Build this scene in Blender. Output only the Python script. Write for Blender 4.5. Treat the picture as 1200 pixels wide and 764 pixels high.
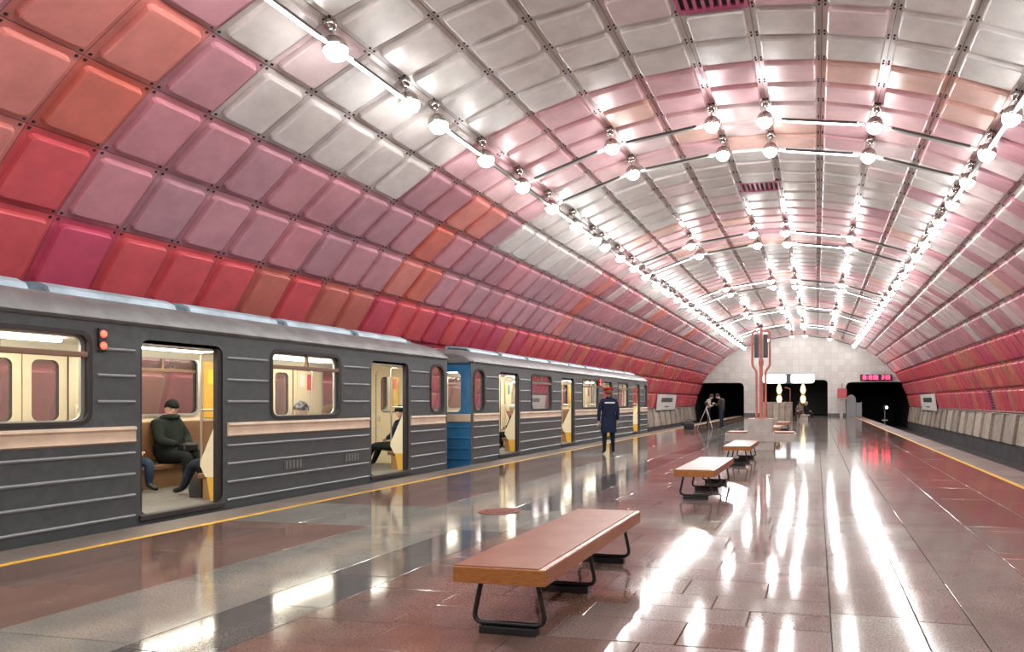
import bpy, bmesh, math, random
from mathutils import Vector, Matrix, Quaternion
import numpy as np

for o in list(bpy.data.objects):
    bpy.data.objects.remove(o)
scene = bpy.context.scene
COL = scene.collection
R = math.radians
rng = random.Random(7)

# ------------------------------------------------------------------ camera, world, exposure
CAM = Vector((1.65, 0.0, 1.45))
FPX, CX, CY, YAW = 840.0, 767.0, 470.0, math.atan(0.2262)
cam_data = bpy.data.cameras.new('camera')
cam = bpy.data.objects.new('camera', cam_data)
COL.objects.link(cam)
cam.location = CAM
cam.rotation_euler = (R(90), 0, YAW)
cam_data.sensor_width = 36.0
cam_data.lens = FPX * 36.0 / 1200.0
cam_data.shift_x = -(CX - 600.0) / 1200.0
cam_data.shift_y = (CY - 382.0) / 1200.0
cam_data.clip_end = 300
cam_data.clip_start = 0.05
scene.camera = cam
world = bpy.data.worlds.new('world')
scene.world = world
world.use_nodes = True
world.node_tree.nodes['Background'].inputs[0].default_value = (0.02, 0.02, 0.022, 1)
world.node_tree.nodes['Background'].inputs[1].default_value = 1.0
scene.view_settings.view_transform = 'Standard'
scene.view_settings.look = 'None'
scene.view_settings.exposure = 0.0
scene.view_settings.gamma = 1.0
scene.view_settings.use_curve_mapping = False
LAMP_STRENGTH = 122.0
TUBE_STRENGTH = 9.0
CAR_STRENGTH = 22.0

def project(p):
    d = Vector(p) - CAM
    zc = -d.x * math.sin(YAW) + d.y * math.cos(YAW)
    xc = d.x * math.cos(YAW) + d.y * math.sin(YAW)
    if zc < 0.2:
        return None
    return CX + FPX * xc / zc, CY - FPX * d.z / zc, zc

# ------------------------------------------------------------------ materials
MATS = {}
def mat(name, color, rough=0.5, metal=0.0, var=0.0, vscale=3.0, bump=0.0, bscale=30.0, spec=0.5,
        emit=None, estr=0.0, coat=0.0, color2=None, speck=None, sscale=90.0, stretch=None, rvar=0.0):
    if name in MATS:
        return MATS[name]
    m = bpy.data.materials.new(name)
    m.use_nodes = True
    nt = m.node_tree
    b = nt.nodes['Principled BSDF']
    b.inputs['Base Color'].default_value = (*color, 1)
    b.inputs['Roughness'].default_value = rough
    b.inputs['Metallic'].default_value = metal
    b.inputs['Specular IOR Level'].default_value = spec
    b.inputs['Coat Weight'].default_value = coat
    b.inputs['Coat Roughness'].default_value = 0.06
    if emit:
        b.inputs['Emission Color'].default_value = (*emit, 1)
        b.inputs['Emission Strength'].default_value = estr
    if var or bump or speck or color2 or rvar:
        geo = nt.nodes.new('ShaderNodeNewGeometry')
        vec = geo.outputs['Position']
        if stretch:
            mp = nt.nodes.new('ShaderNodeMapping')
            mp.inputs['Scale'].default_value = stretch
            nt.links.new(vec, mp.inputs['Vector'])
            vec = mp.outputs['Vector']
        src = None
        if var or color2:
            n = nt.nodes.new('ShaderNodeTexNoise')
            n.inputs['Scale'].default_value = vscale
            n.inputs['Detail'].default_value = 4
            n.inputs['Roughness'].default_value = 0.65
            nt.links.new(vec, n.inputs['Vector'])
            r = nt.nodes.new('ShaderNodeValToRGB')
            r.color_ramp.elements[0].position = 0.35
            r.color_ramp.elements[1].position = 0.68
            lo = color2 if color2 else tuple(c * (1 - var) for c in color)
            hi = color if color2 else tuple(min(1, c * (1 + var)) for c in color)
            r.color_ramp.elements[0].color = (*lo, 1)
            r.color_ramp.elements[1].color = (*hi, 1)
            nt.links.new(n.outputs['Fac'], r.inputs['Fac'])
            src = r.outputs['Color']
            if rvar:
                mr = nt.nodes.new('ShaderNodeMapRange')
                mr.inputs['To Min'].default_value = rough - rvar
                mr.inputs['To Max'].default_value = rough + rvar
                nt.links.new(n.outputs['Fac'], mr.inputs['Value'])
                nt.links.new(mr.outputs['Result'], b.inputs['Roughness'])
        if speck:
            n2 = nt.nodes.new('ShaderNodeTexNoise')
            n2.inputs['Scale'].default_value = sscale
            n2.inputs['Detail'].default_value = 3
            nt.links.new(geo.outputs['Position'], n2.inputs['Vector'])
            r2 = nt.nodes.new('ShaderNodeValToRGB')
            r2.color_ramp.elements[0].position = 0.42
            r2.color_ramp.elements[1].position = 0.62
            r2.color_ramp.elements[0].color = (0, 0, 0, 1)
            r2.color_ramp.elements[1].color = (1, 1, 1, 1)
            nt.links.new(n2.outputs['Fac'], r2.inputs['Fac'])
            mx = nt.nodes.new('ShaderNodeMix')
            mx.data_type = 'RGBA'
            nt.links.new(r2.outputs['Color'], mx.inputs['Factor'])
            if src:
                nt.links.new(src, mx.inputs['A'])
            else:
                mx.inputs['A'].default_value = (*color, 1)
            mx.inputs['B'].default_value = (*speck, 1)
            src = mx.outputs['Result']
        if src:
            nt.links.new(src, b.inputs['Base Color'])
        if bump:
            n3 = nt.nodes.new('ShaderNodeTexNoise')
            n3.inputs['Scale'].default_value = bscale
            n3.inputs['Detail'].default_value = 2
            nt.links.new(vec, n3.inputs['Vector'])
            bp = nt.nodes.new('ShaderNodeBump')
            bp.inputs['Strength'].default_value = bump
            bp.inputs['Distance'].default_value = 0.02
            nt.links.new(n3.outputs['Fac'], bp.inputs['Height'])
            nt.links.new(bp.outputs['Normal'], b.inputs['Normal'])
    MATS[name] = m
    return m

def glass_mat(name, tint=(0.95, 0.97, 0.97)):
    m = bpy.data.materials.new(name)
    m.use_nodes = True
    nt = m.node_tree
    nt.nodes.clear()
    out = nt.nodes.new('ShaderNodeOutputMaterial')
    tr = nt.nodes.new('ShaderNodeBsdfTransparent')
    tr.inputs[0].default_value = (*tint, 1)
    gl = nt.nodes.new('ShaderNodeBsdfGlossy')
    gl.inputs['Roughness'].default_value = 0.02
    fr = nt.nodes.new('ShaderNodeFresnel')
    fr.inputs['IOR'].default_value = 1.25
    mx = nt.nodes.new('ShaderNodeMixShader')
    nt.links.new(fr.outputs[0], mx.inputs[0])
    nt.links.new(tr.outputs[0], mx.inputs[1])
    nt.links.new(gl.outputs[0], mx.inputs[2])
    df = nt.nodes.new('ShaderNodeBsdfDiffuse')
    df.inputs[0].default_value = (0.75, 0.72, 0.66, 1)
    m2 = nt.nodes.new('ShaderNodeMixShader')
    m2.inputs[0].default_value = 0.10
    nt.links.new(mx.outputs[0], m2.inputs[1])
    nt.links.new(df.outputs[0], m2.inputs[2])
    nt.links.new(m2.outputs[0], out.inputs[0])
    MATS[name] = m
    return m

GLASS = glass_mat('window_glass')
STEEL = mat('brushed_steel', (0.62, 0.60, 0.58), 0.28, 1.0)
BLACK = mat('black_metal', (0.012, 0.012, 0.013), 0.45)
WHITE = mat('white_plastic', (0.8, 0.8, 0.78), 0.5)

# ------------------------------------------------------------------ mesh helpers
def tag(o, label=None, cat=None, group=None, kind=None):
    if label: o['label'] = label
    if cat: o['category'] = cat
    if group: o['group'] = group
    if kind: o['kind'] = kind
    return o

def link(name, me, parent=None, loc=(0, 0, 0)):
    o = bpy.data.objects.new(name, me)
    COL.objects.link(o)
    o.location = loc
    if parent: o.parent = parent
    return o

def empty(name, loc=(0, 0, 0), rotz=0.0):
    o = bpy.data.objects.new(name, None)
    COL.objects.link(o)
    o.empty_display_size = 0.1
    o.location = loc
    o.rotation_euler = (0, 0, rotz)
    return o

def finish(bm, name, mats, smooth=None, recalc=True):
    if recalc:
        bmesh.ops.recalc_face_normals(bm, faces=bm.faces)
    me = bpy.data.meshes.new(name)
    bm.to_mesh(me)
    bm.free()
    if not isinstance(mats, (list, tuple)):
        mats = [mats]
    for m in mats:
        me.materials.append(m)
    if smooth:
        me.shade_smooth()
        if smooth != 'all':
            try:
                me.set_sharp_from_angle(angle=R(smooth))
            except Exception:
                pass
    return me

def obj(name, bm, mats, parent=None, smooth=None, loc=(0, 0, 0)):
    return link(name, finish(bm, name, mats, smooth), parent, loc)

def copy_tree(o, parent=None):
    c = o.copy()
    COL.objects.link(c)
    c.parent = parent
    for ch in o.children:
        copy_tree(ch, c)
    return c

def box(bm, x0, x1, y0, y1, z0, z1, bev=0.0, mi=0):
    vs = [bm.verts.new(p) for p in ((x0, y0, z0), (x1, y0, z0), (x1, y1, z0), (x0, y1, z0),
                                    (x0, y0, z1), (x1, y0, z1), (x1, y1, z1), (x0, y1, z1))]
    fs = [bm.faces.new([vs[i] for i in f]) for f in ((3, 2, 1, 0), (4, 5, 6, 7), (0, 1, 5, 4), (1, 2, 6, 5), (2, 3, 7, 6), (3, 0, 4, 7))]
    for f in fs: f.material_index = mi
    if bev:
        es = list({e for f in fs for e in f.edges})
        bmesh.ops.bevel(bm, geom=es, offset=bev, segments=2, affect='EDGES', profile=0.5)
    return fs

def newbox(x0, x1, y0, y1, z0, z1, bev=0.0):
    bm = bmesh.new()
    box(bm, x0, x1, y0, y1, z0, z1, bev)
    return bm

def tube(bm, pts, r, segs=8, mi=0, caps=True):
    pts = [Vector(p) for p in pts]
    rr = r if isinstance(r, (list, tuple)) else [r] * len(pts)
    rings = []
    prev = None
    for i, p in enumerate(pts):
        if i == 0: t = pts[1] - p
        elif i == len(pts) - 1: t = p - pts[i - 1]
        else: t = (pts[i + 1] - p).normalized() + (p - pts[i - 1]).normalized()
        t.normalize()
        if prev is None:
            a = Vector((0, 0, 1)) if abs(t.z) < 0.9 else Vector((1, 0, 0))
            n = t.cross(a).normalized()
        else:
            n = (prev - t * prev.dot(t)).normalized()
        prev = n
        b = t.cross(n)
        rings.append([bm.verts.new(p + (n * math.cos(k * 2 * math.pi / segs) + b * math.sin(k * 2 * math.pi / segs)) * rr[i]) for k in range(segs)])
    for a, b in zip(rings, rings[1:]):
        for k in range(segs):
            bm.faces.new((a[k], a[(k + 1) % segs], b[(k + 1) % segs], b[k])).material_index = mi
    if caps:
        bm.faces.new(rings[0][::-1]).material_index = mi
        bm.faces.new(rings[-1]).material_index = mi

def arc_path(pts, rad, n=5):
    """round the corners of a polyline"""
    pts = [Vector(p) for p in pts]
    out = [pts[0]]
    for i in range(1, len(pts) - 1):
        a = (pts[i - 1] - pts[i]).normalized()
        b = (pts[i + 1] - pts[i]).normalized()
        p0 = pts[i] + a * rad
        p1 = pts[i] + b * rad
        for k in range(n + 1):
            t = k / n
            out.append(p0 * (1 - t) ** 2 + pts[i] * 2 * t * (1 - t) + p1 * t * t)
    out.append(pts[-1])
    return out

def lathe(bm, prof, segs=16, mi=0, centre=(0, 0, 0)):
    c = Vector(centre)
    rings = []
    for r, z in prof:
        if r < 1e-6:
            rings.append([bm.verts.new(c + Vector((0, 0, z)))])
        else:
            rings.append([bm.verts.new(c + Vector((r * math.cos(k * 2 * math.pi / segs), r * math.sin(k * 2 * math.pi / segs), z))) for k in range(segs)])
    for a, b in zip(rings, rings[1:]):
        for k in range(segs):
            k2 = (k + 1) % segs
            if len(a) == 1 and len(b) == 1: continue
            if len(a) == 1: f = (a[0], b[k], b[k2])
            elif len(b) == 1: f = (a[k], a[k2], b[0])
            else: f = (a[k], a[k2], b[k2], b[k])
            bm.faces.new(f).material_index = mi

def sphere(bm, c, rx, ry, rz, seg=14, ring=9, mi=0, rot=None):
    m = Matrix.Translation(Vector(c)) @ (rot.to_matrix().to_4x4() if rot else Matrix()) @ Matrix.Diagonal((rx, ry, rz, 1))
    r = bmesh.ops.create_uvsphere(bm, u_segments=seg, v_segments=ring, radius=1.0, matrix=m)
    for v in r['verts']:
        for f in v.link_faces: f.material_index = mi

def loft(bm, rings, mi=0, caps=True):
    rs = [[bm.verts.new(p) for p in ring] for ring in rings]
    n = len(rs[0])
    for a, b in zip(rs, rs[1:]):
        for k in range(n):
            bm.faces.new((a[k], a[(k + 1) % n], b[(k + 1) % n], b[k])).material_index = mi
    if caps:
        bm.faces.new(rs[0][::-1]).material_index = mi
        bm.faces.new(rs[-1]).material_index = mi

def round_rect(y0, y1, z0, z1, r, n=4):
    pts = []
    for cy, cz, a0 in ((y1 - r, z1 - r, 0), (y0 + r, z1 - r, 90), (y0 + r, z0 + r, 180), (y1 - r, z0 + r, 270)):
        for k in range(n + 1):
            a = R(a0 + 90 * k / n)
            pts.append((cy + r * math.cos(a), cz + r * math.sin(a)))
    return pts

def holed_panel(bm, y0, y1, z0, z1, holes, x_out, x_in, mi_face=0, mi_rim=1, mi_in=2):
    """vertical wall in the yz plane with rounded openings that do not share columns; holes: (y0,y1,z0,z1,r)"""
    holes = sorted(holes)
    def both(pts):
        f = bm.faces.new([bm.verts.new((x_out, y, z)) for y, z in pts]); f.material_index = mi_face
        f = bm.faces.new([bm.verts.new((x_in, y, z)) for y, z in pts[::-1]]); f.material_index = mi_in
    y = y0
    for (a, b, c, d, r) in holes:
        if a > y: both([(y, z0), (a, z0), (a, z1), (y, z1)])
        if c > z0: both([(a, z0), (b, z0), (b, c), (a, c)])
        if d < z1: both([(a, d), (b, d), (b, z1), (a, z1)])
        n = 5
        for (cy, cz, sy, sz) in ((a, c, 1, 1), (b, c, -1, 1), (b, d, -1, -1), (a, d, 1, -1)):
            oy, oz = cy + sy * r, cz + sz * r
            arc = [(oy - sy * r * math.cos(R(90 * k / n)), oz - sz * r * math.sin(R(90 * k / n))) for k in range(n + 1)]
            for k in range(n):
                both([(cy, cz), arc[k], arc[k + 1]])
        rr = round_rect(a, b, c, d, r, n)
        vo = [bm.verts.new((x_out, p, q)) for p, q in rr]
        vi = [bm.verts.new((x_in, p, q)) for p, q in rr]
        for k in range(len(rr)):
            k2 = (k + 1) % len(rr)
            if (Vector(rr[k]) - Vector(rr[k2])).length < 1e-6: continue
            f = bm.faces.new((vo[k], vo[k2], vi[k2], vi[k])); f.material_index = mi_rim
        y = b
    if y < y1: both([(y, z0), (y1, z0), (y1, z1), (y, z1)])

ORD = ['first', 'second', 'third', 'fourth', 'fifth', 'sixth', 'seventh', 'eighth', 'ninth', 'tenth', 'eleventh', 'twelfth',
       'thirteenth', 'fourteenth', 'fifteenth', 'sixteenth', 'seventeenth', 'eighteenth', 'nineteenth']
TENS = ['', '', 'twenty', 'thirty', 'forty', 'fifty', 'sixty', 'seventy']
TENTH = ['', '', 'twentieth', 'thirtieth', 'fortieth', 'fiftieth', 'sixtieth', 'seventieth']
def ordinal(n):
    if n < 19: return ORD[n]
    n += 1
    return TENTH[n // 10] if n % 10 == 0 else TENS[n // 10] + '-' + ORD[n % 10 - 1]

# ------------------------------------------------------------------ vault geometry
VA, VB, VZ, PITCH = 10.20, 7.98, -0.075, 1.161
_t = np.linspace(0, math.pi * 0.62, 8000)
_x = VA * np.sin(_t); _z = VZ + VB * np.cos(_t)
_L = np.concatenate([[0], np.cumsum(np.hypot(np.diff(_x), np.diff(_z)))])
def vault(s):
    """cross-section point and inward normal at s rows from the crown"""
    a = abs(s) * PITCH
    x = float(np.interp(a, _L, _x)) * (1 if s >= 0 else -1)
    z = float(np.interp(a, _L, _z))
    n = Vector((-x / VA ** 2, 0, -(z - VZ) / VB ** 2)).normalized()
    return Vector((x, 0, z)), n

RING = 0.94
PERIOD = RING * 11
ARC0 = 15.45
Y_BACK, Y_END = ARC0 - RING * 28, 69.5
N_RING = int(round((Y_END - Y_BACK) / RING))

def pal(name, c, rough=0.33):
    return mat('panel_' + name, c, rough, 0.12, var=0.10, vscale=2.3, bump=0.06, bscale=55, spec=0.32, rvar=0.06)
PAL = [
    pal('red', (0.62, 0.105, 0.12)), pal('crimson', (0.55, 0.085, 0.13)), pal('orange_red', (0.62, 0.17, 0.13)), pal('magenta_red', (0.56, 0.085, 0.15)), pal('brick', (0.52, 0.16, 0.13)),
    pal('mauve', (0.53, 0.26, 0.30)), pal('dusty_mauve', (0.47, 0.22, 0.26)), pal('rose', (0.57, 0.25, 0.29)), pal('plum', (0.47, 0.25, 0.29)),
    pal('warm_grey', (0.60, 0.55, 0.53)), pal('pale_grey', (0.66, 0.63, 0.61)), pal('pinkish_grey', (0.66, 0.53, 0.53)),
    pal('pale_pink', (0.71, 0.47, 0.48)), pal('salmon', (0.64, 0.23, 0.20)), pal('blush', (0.66, 0.40, 0.43)), pal('apricot', (0.68, 0.43, 0.37)),
]
FAM = dict(red=[0, 0, 1, 1, 2, 3, 4, 0], mauve=[5, 5, 6, 7, 8, 5, 5, 8], grey=[9, 9, 10, 11, 10, 9], pink=[12, 14, 12, 14, 15, 12, 11], ltmix=[11, 11, 5, 9, 14, 8], salmon=[13, 2, 13, 13, 7])
def panel_colour(s, ring, r):
    y = Y_BACK + (ring + 0.5) * RING
    ph = (y - (ARC0 - 1.5 * RING)) % PERIOD
    band = ph < 5 * RING
    a = abs(s)
    right = s > 0
    if a > 8.4:
        fam = 'red'
    elif a > 5.4:
        if y < 7.9 and not right:
            fam = 'salmon' if r.random() < 0.8 else 'red'
        elif right and a > 7.4:
            fam = 'mauve' if r.random() < 0.55 else 'ltmix'
        elif right:
            fam = 'ltmix' if r.random() < 0.94 else 'pink'
        elif band and ph > 1.2 * RING and ph < 3.2 * RING:
            fam = 'salmon'
        elif a > 6.4:
            fam = 'mauve'
        elif y > 24:
            fam = 'ltmix' if r.random() < 0.6 else 'mauve'
        else:
            fam = 'mauve' if band else 'ltmix'
        if a < 6.6 and not band and not right and 7.9 < y < 24: fam = 'grey' if y > 9 else 'mauve'
    elif a > 4.4:
        fam = 'pink' if band else 'grey'
        if right: fam = 'ltmix'
        if y < 7.9 and not right: fam = 'mauve'
    else:
        fam = 'pink' if band else 'grey'
        if r.random() < 0.06: fam = 'ltmix'
    return r.choice(FAM[fam])

# panel mesh: flange, raised pan with rounded corners, four bolts; local x along the chord, y along the tunnel, z inward
PW, PL = PITCH * 0.992, RING * 0.992
def panel_geometry():
    V, F, M = [], [], []
    hw, hl = PW / 2, PL / 2
    V += [(-hw, -hl, 0), (hw, -hl, 0), (hw, hl, 0), (-hw, hl, 0)]
    def rr(inset, r, z, n=3):
        p = []
        for sx, sy, a0 in ((1, 1, 0), (-1, 1, 90), (-1, -1, 180), (1, -1, 270)):
            for k in range(n):
                a = R(a0 + 90 * k / (n - 1))
                p.append((sx * (hw - inset - r) + r * math.cos(a), sy * (hl - inset - r) + r * math.sin(a), z))
        return p
    base = len(V); V += rr(0.085, 0.065, 0.0)
    mid = len(V); V += rr(0.100, 0.06, 0.072)
    top = len(V); V += rr(0.122, 0.05, 0.085)
    # flange: corners to base ring (12 points, 3 for each corner, starting +x+y)
    cor = [2, 3, 0, 1]
    for c in range(4):
        i = base + c * 3
        F.append((cor[c], i + 1, i)); F.append((cor[c], i + 2, i + 1))
        nx = base + ((c + 1) % 4) * 3
        F.append((cor[c], cor[(c + 1) % 4], nx, i + 2))
    for k in range(12):
        k2 = (k + 1) % 12
        F.append((base + k, base + k2, mid + k2, mid + k))
        F.append((mid + k, mid + k2, top + k2, top + k))
    F.append(tuple(top + k for k in range(12)))
    M = [0] * len(F)
    for sx in (-1, 1):
        for sy in (-1, 1):
            cx, cy, r = sx * (hw - 0.045), sy * (hl - 0.05), 0.02
            b = len(V)
            V += [(cx - r, cy - r, 0), (cx + r, cy - r, 0), (cx + r, cy + r, 0), (cx - r, cy + r, 0), (cx, cy, 0.03)]
            for k in range(4):
                F.append((b + k, b + (k + 1) % 4, b + 4)); M.append(1)
    return V, F, M
PV, PF, PM = panel_geometry()
BOLT = mat('bolt_dark', (0.045, 0.035, 0.035), 0.45, 0.6)
PANEL_MESH = []
for m in PAL:
    me = bpy.data.meshes.new('panel')
    me.from_pydata(PV, [], PF)
    me.polygons.foreach_set('material_index', PM)
    me.materials.append(m); me.materials.append(BOLT)
    PANEL_MESH.append(me)
# slotted ventilation panel
VENT = mat('vent_magenta', (0.42, 0.06, 0.16), 0.4, 0.3)
VENT_DARK = mat('vent_slot', (0.03, 0.015, 0.02), 0.7)
def vent_mesh():
    bm = bmesh.new()
    hw, hl = PW / 2, PL / 2
    box(bm, -hw, hw, -hl, hl, 0, 0.012, mi=1)
    for a, b in ((-hl, -hl + 0.12), (hl - 0.12, hl)):
        box(bm, -hw, hw, a, b, 0.012, 0.05)
    for k in range(9):
        x = -hw + k * (PW - 0.06) / 8
        box(bm, x, x + 0.06, -hl + 0.12, hl - 0.12, 0.012, 0.05)
    return finish(bm, 'vent_panel', [VENT, VENT_DARK])
VENT_ME = vent_mesh()

def row_frame(k):
    """row k: frame of the chord between seams; returns centre, x-dir (along chord), normal"""
    p0, _ = vault(k - 0.5); p1, _ = vault(k + 0.5)
    c = (p0 + p1) / 2
    xd = (p1 - p0).normalized()
    n = Vector((xd.z, 0, -xd.x))
    if n.dot(Vector((0, 0, 2)) - c) < 0: n = -n
    return c, xd, n

def shell(name, rows, label, cat):
    bm = bmesh.new()
    ks = sorted(rows)
    prof = []
    for s in [ks[0] - 0.5 + j for j in range(len(ks) + 1)]:
        p, n = vault(s)
        prof.append((p - n * 0.03, p - n * 0.25))
    ya, yb = Y_BACK, Y_END + 0.4
    va = [[bm.verts.new((p.x, y, p.z)) for p, q in prof] for y in (ya, yb)]
    vb = [[bm.verts.new((q.x, y, q.z)) for p, q in prof] for y in (ya, yb)]
    for j in range(len(prof) - 1):
        bm.faces.new((va[0][j], va[0][j + 1], va[1][j + 1], va[1][j]))
        bm.faces.new((vb[0][j], vb[1][j], vb[1][j + 1], vb[0][j + 1]))
        for e in (0, 1):
            bm.faces.new((va[e][j], vb[e][j], vb[e][j + 1], va[e][j + 1]))
    for j in (0, len(prof) - 1):
        bm.faces.new((va[0][j], va[1][j], vb[1][j], vb[0][j]))
    o = obj(name, bm, mat('vault_backing', (0.16, 0.10, 0.10), 0.6))
    tag(o, label, cat, kind='structure')
    cand, rest = [], []
    for k in rows:
        c, xd, n = row_frame(k)
        for ring in range(N_RING):
            y = Y_BACK + (ring + 0.5) * RING
            r = random.Random((k + 40) * 1000 + ring)
            ci = panel_colour(k, ring, r)
            P = Vector((c.x, y, c.z))
            pr = project(P)
            size = 0
            if pr and -60 < pr[0] < 1260 and -60 < pr[1] < 560:
                size = FPX / pr[2]
                view = (CAM - P).normalized()
                size *= max(0.05, view.dot(n))
            cand.append((size, k, ring, ci, P, xd, n))
    cand.sort(key=lambda t: -t[0])
    vents = {(0, int((21.6 - Y_BACK) / RING)), (0, int((11.3 - Y_BACK) / RING)), (11, int((37.5 - Y_BACK) / RING))}
    big = [t for t in cand[:300] if t[0] > 0]
    small = cand[len(big):]
    def frame(t):
        _, k, ring, ci, P, xd, n = t
        yd = n.cross(xd)
        m = Matrix((( xd.x, yd.x, n.x, P.x), (xd.y, yd.y, n.y, P.y), (xd.z, yd.z, n.z, P.z), (0, 0, 0, 1)))
        return m
    for t in big:
        if (t[1], t[2]) in vents:
            p = link('vent_grille', VENT_ME, o)
            p['label'] = 'magenta slotted vent panel'
        else:
            p = link('panel', PANEL_MESH[t[3]], o)
        p.matrix_world = frame(t)
    AV, AF, AM = [], [], []
    pv = np.array(PV)
    for t in small:
        if (t[1], t[2]) in vents:
            p = link('vent_grille', VENT_ME, o); p['label'] = 'magenta slotted vent panel'
            p.matrix_world = frame(t); continue
        m = np.array(frame(t))
        b = len(AV) * len(PV)
        AV.append(pv @ m[:3, :3].T + m[:3, 3])
        AF += [tuple(i + b for i in f) for f in PF]
        AM += [t[3] if x == 0 else len(PAL) for x in PM]
    me = bpy.data.meshes.new('distant_panels')
    me.from_pydata(np.concatenate(AV).tolist(), [], AF)
    for m in PAL: me.materials.append(m)
    me.materials.append(BOLT)
    me.polygons.foreach_set('material_index', AM)
    q = link('distant_panel_field', me, o)
    q['kind'] = 'stuff'
    return o

ROWS = list(range(-11, 12))
ceiling = shell('ceiling', [k for k in ROWS if -4 <= k <= 4], 'pale pink and grey panelled crown of the vaulted ceiling between the lamp rows', 'ceiling')
wall_left = shell('wall_left', [k for k in ROWS if k < -4], 'curved red and mauve panelled vault wall behind the train', 'wall')
wall_right = shell('wall_right', [k for k in ROWS if k > 4], 'curved red and pink panelled vault wall above the empty track', 'wall')

# ------------------------------------------------------------------ platform, tracks, plinths
PX0, PX1 = -6.03, 5.78
TRACK_Z = -1.15
CONC = mat('concrete_dark', (0.045, 0.043, 0.042), 0.85, var=0.3, vscale=1.2, bump=0.2, bscale=12)
bm = newbox(PX0 + 0.02, PX1 - 0.02, Y_BACK, Y_END + 0.3, TRACK_Z - 0.2, -0.025)
floor = obj('floor', bm, mat('grout', (0.10, 0.09, 0.085), 0.7))
tag(floor, 'polished red and grey granite station platform floor', 'floor', kind='structure')
bm = bmesh.new()
box(bm, -10.6, PX0 + 0.02, Y_BACK, Y_END + 18, TRACK_Z - 0.3, TRACK_Z)
tag(obj('track_bed', bm, CONC), 'dark concrete track bed under the train', 'track bed', kind='structure')
bm = bmesh.new()
box(bm, PX1 - 0.02, 10.6, Y_BACK, Y_END + 18, TRACK_Z - 0.3, TRACK_Z)
tag(obj('track_bed', bm, CONC), 'dark concrete track bed of the empty right track', 'track bed', kind='structure')
RUST = mat('rail_steel', (0.16, 0.11, 0.09), 0.4, 0.8)
for x, lab in ((-8.2, 'far running rail under the train'), (-6.68, 'running rail under the train beside platform'), (6.43, 'running rail of empty track beside platform'), (7.95, 'running rail of empty track beside stone plinth')):
    bm = bmesh.new()
    box(bm, x - 0.065, x + 0.065, Y_BACK, Y_END + 17, TRACK_Z, TRACK_Z + 0.02)
    box(bm, x - 0.012, x + 0.012, Y_BACK, Y_END + 17, TRACK_Z + 0.02, TRACK_Z + 0.12)
    box(bm, x - 0.036, x + 0.036, Y_BACK, Y_END + 17, TRACK_Z + 0.12, TRACK_Z + 0.165)
    tag(obj('rail', bm, RUST), lab, 'rail', kind='structure')

def granite(name, c, sp, rough=0.09):
    return mat('granite_' + name, c, rough, 0.0, var=0.25, vscale=1.1, speck=sp, sscale=70, bump=0.02, bscale=2.2, spec=0.45, rvar=0.035)
def gpair(name, c, k=0.62):
    return granite(name, c, tuple(x * k for x in c))
G_RED = [gpair('red', (0.195, 0.122, 0.097)), gpair('red_warm', (0.215, 0.125, 0.096)), gpair('red_dark', (0.17, 0.108, 0.088))]
G_BRN = [gpair('brown', (0.20, 0.145, 0.128)), gpair('brown_pink', (0.225, 0.17, 0.152)), gpair('brown_red', (0.185, 0.12, 0.10))]
G_GRY = [gpair('grey', (0.27, 0.25, 0.215)), gpair('grey_green', (0.235, 0.23, 0.20)), gpair('grey_warm', (0.205, 0.17, 0.145))]
G_DRK = [gpair('dark', (0.11, 0.105, 0.10)), gpair('dark_brown', (0.13, 0.115, 0.105))]
G_EDG = [mat('granite_edge', (0.21, 0.175, 0.15), 0.45, var=0.25, vscale=1.5, speck=(0.11, 0.095, 0.08), sscale=60), mat('granite_edge_worn', (0.18, 0.145, 0.12), 0.5, var=0.3, vscale=1.5, speck=(0.09, 0.08, 0.07), sscale=60)]
G_ALL = G_RED + G_BRN + G_GRY + G_DRK + G_EDG
# strips: x0, x1, tile length in y, family, family inside the cross bands
STRIPS = [
    (PX0, -5.42, 1.2, 'E', 'E'),
    (-5.32, -4.37, 1.5, 'R', 'G'), (-4.37, -3.42, 1.5, 'R', 'G'),
    (-3.42, -2.35, 1.25, 'G', 'G'), (-2.35, -1.72, 1.0, 'D', 'G'),
    (1.74, 2.3, 0.75, 'B', 'G'), (2.3, 2.64, 0.95, 'W', 'G'), (2.64, 3.32, 1.0, 'W', 'W'),
    (3.32, 4.15, 1.3, 'R', 'W'), (4.15, 4.98, 1.3, 'R', 'W'), (5.08, PX1, 1.2, 'E', 'E')]
FAMT = {'R': G_RED, 'G': G_GRY[:2], 'D': G_DRK, 'B': [G_BRN[1], G_GRY[2], G_GRY[0]], 'E': G_EDG, 'W': [G_GRY[2], G_GRY[2], G_BRN[0]], 'C': [G_BRN[0], G_BRN[1], G_BRN[1], G_BRN[2]]}
def in_band(y):
    return (y - 7.4) % PERIOD < 1.5
tiles = []
tr = random.Random(3)
for (x0, x1, l, fam, famb) in STRIPS:
    y = Y_BACK
    brk = []
    while y < Y_END:
        nb = 7.4 + math.floor((y - 7.4) / PERIOD + 1e-6) * PERIOD
        stops = [b for b in (nb, nb + 1.5, nb + PERIOD) if b > y + 0.02]
        y1 = min(y + l * tr.uniform(0.85, 1.1), stops[0], Y_END)
        if stops[0] - y1 < 0.25: y1 = stops[0]
        y1 = min(y1, Y_END)
        f = famb if in_band((y + y1) / 2) else fam
        tiles.append((x0, x1, y, y1, tr.choice(FAMT[f])))
        y = y1
y = Y_BACK
row = 0
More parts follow.
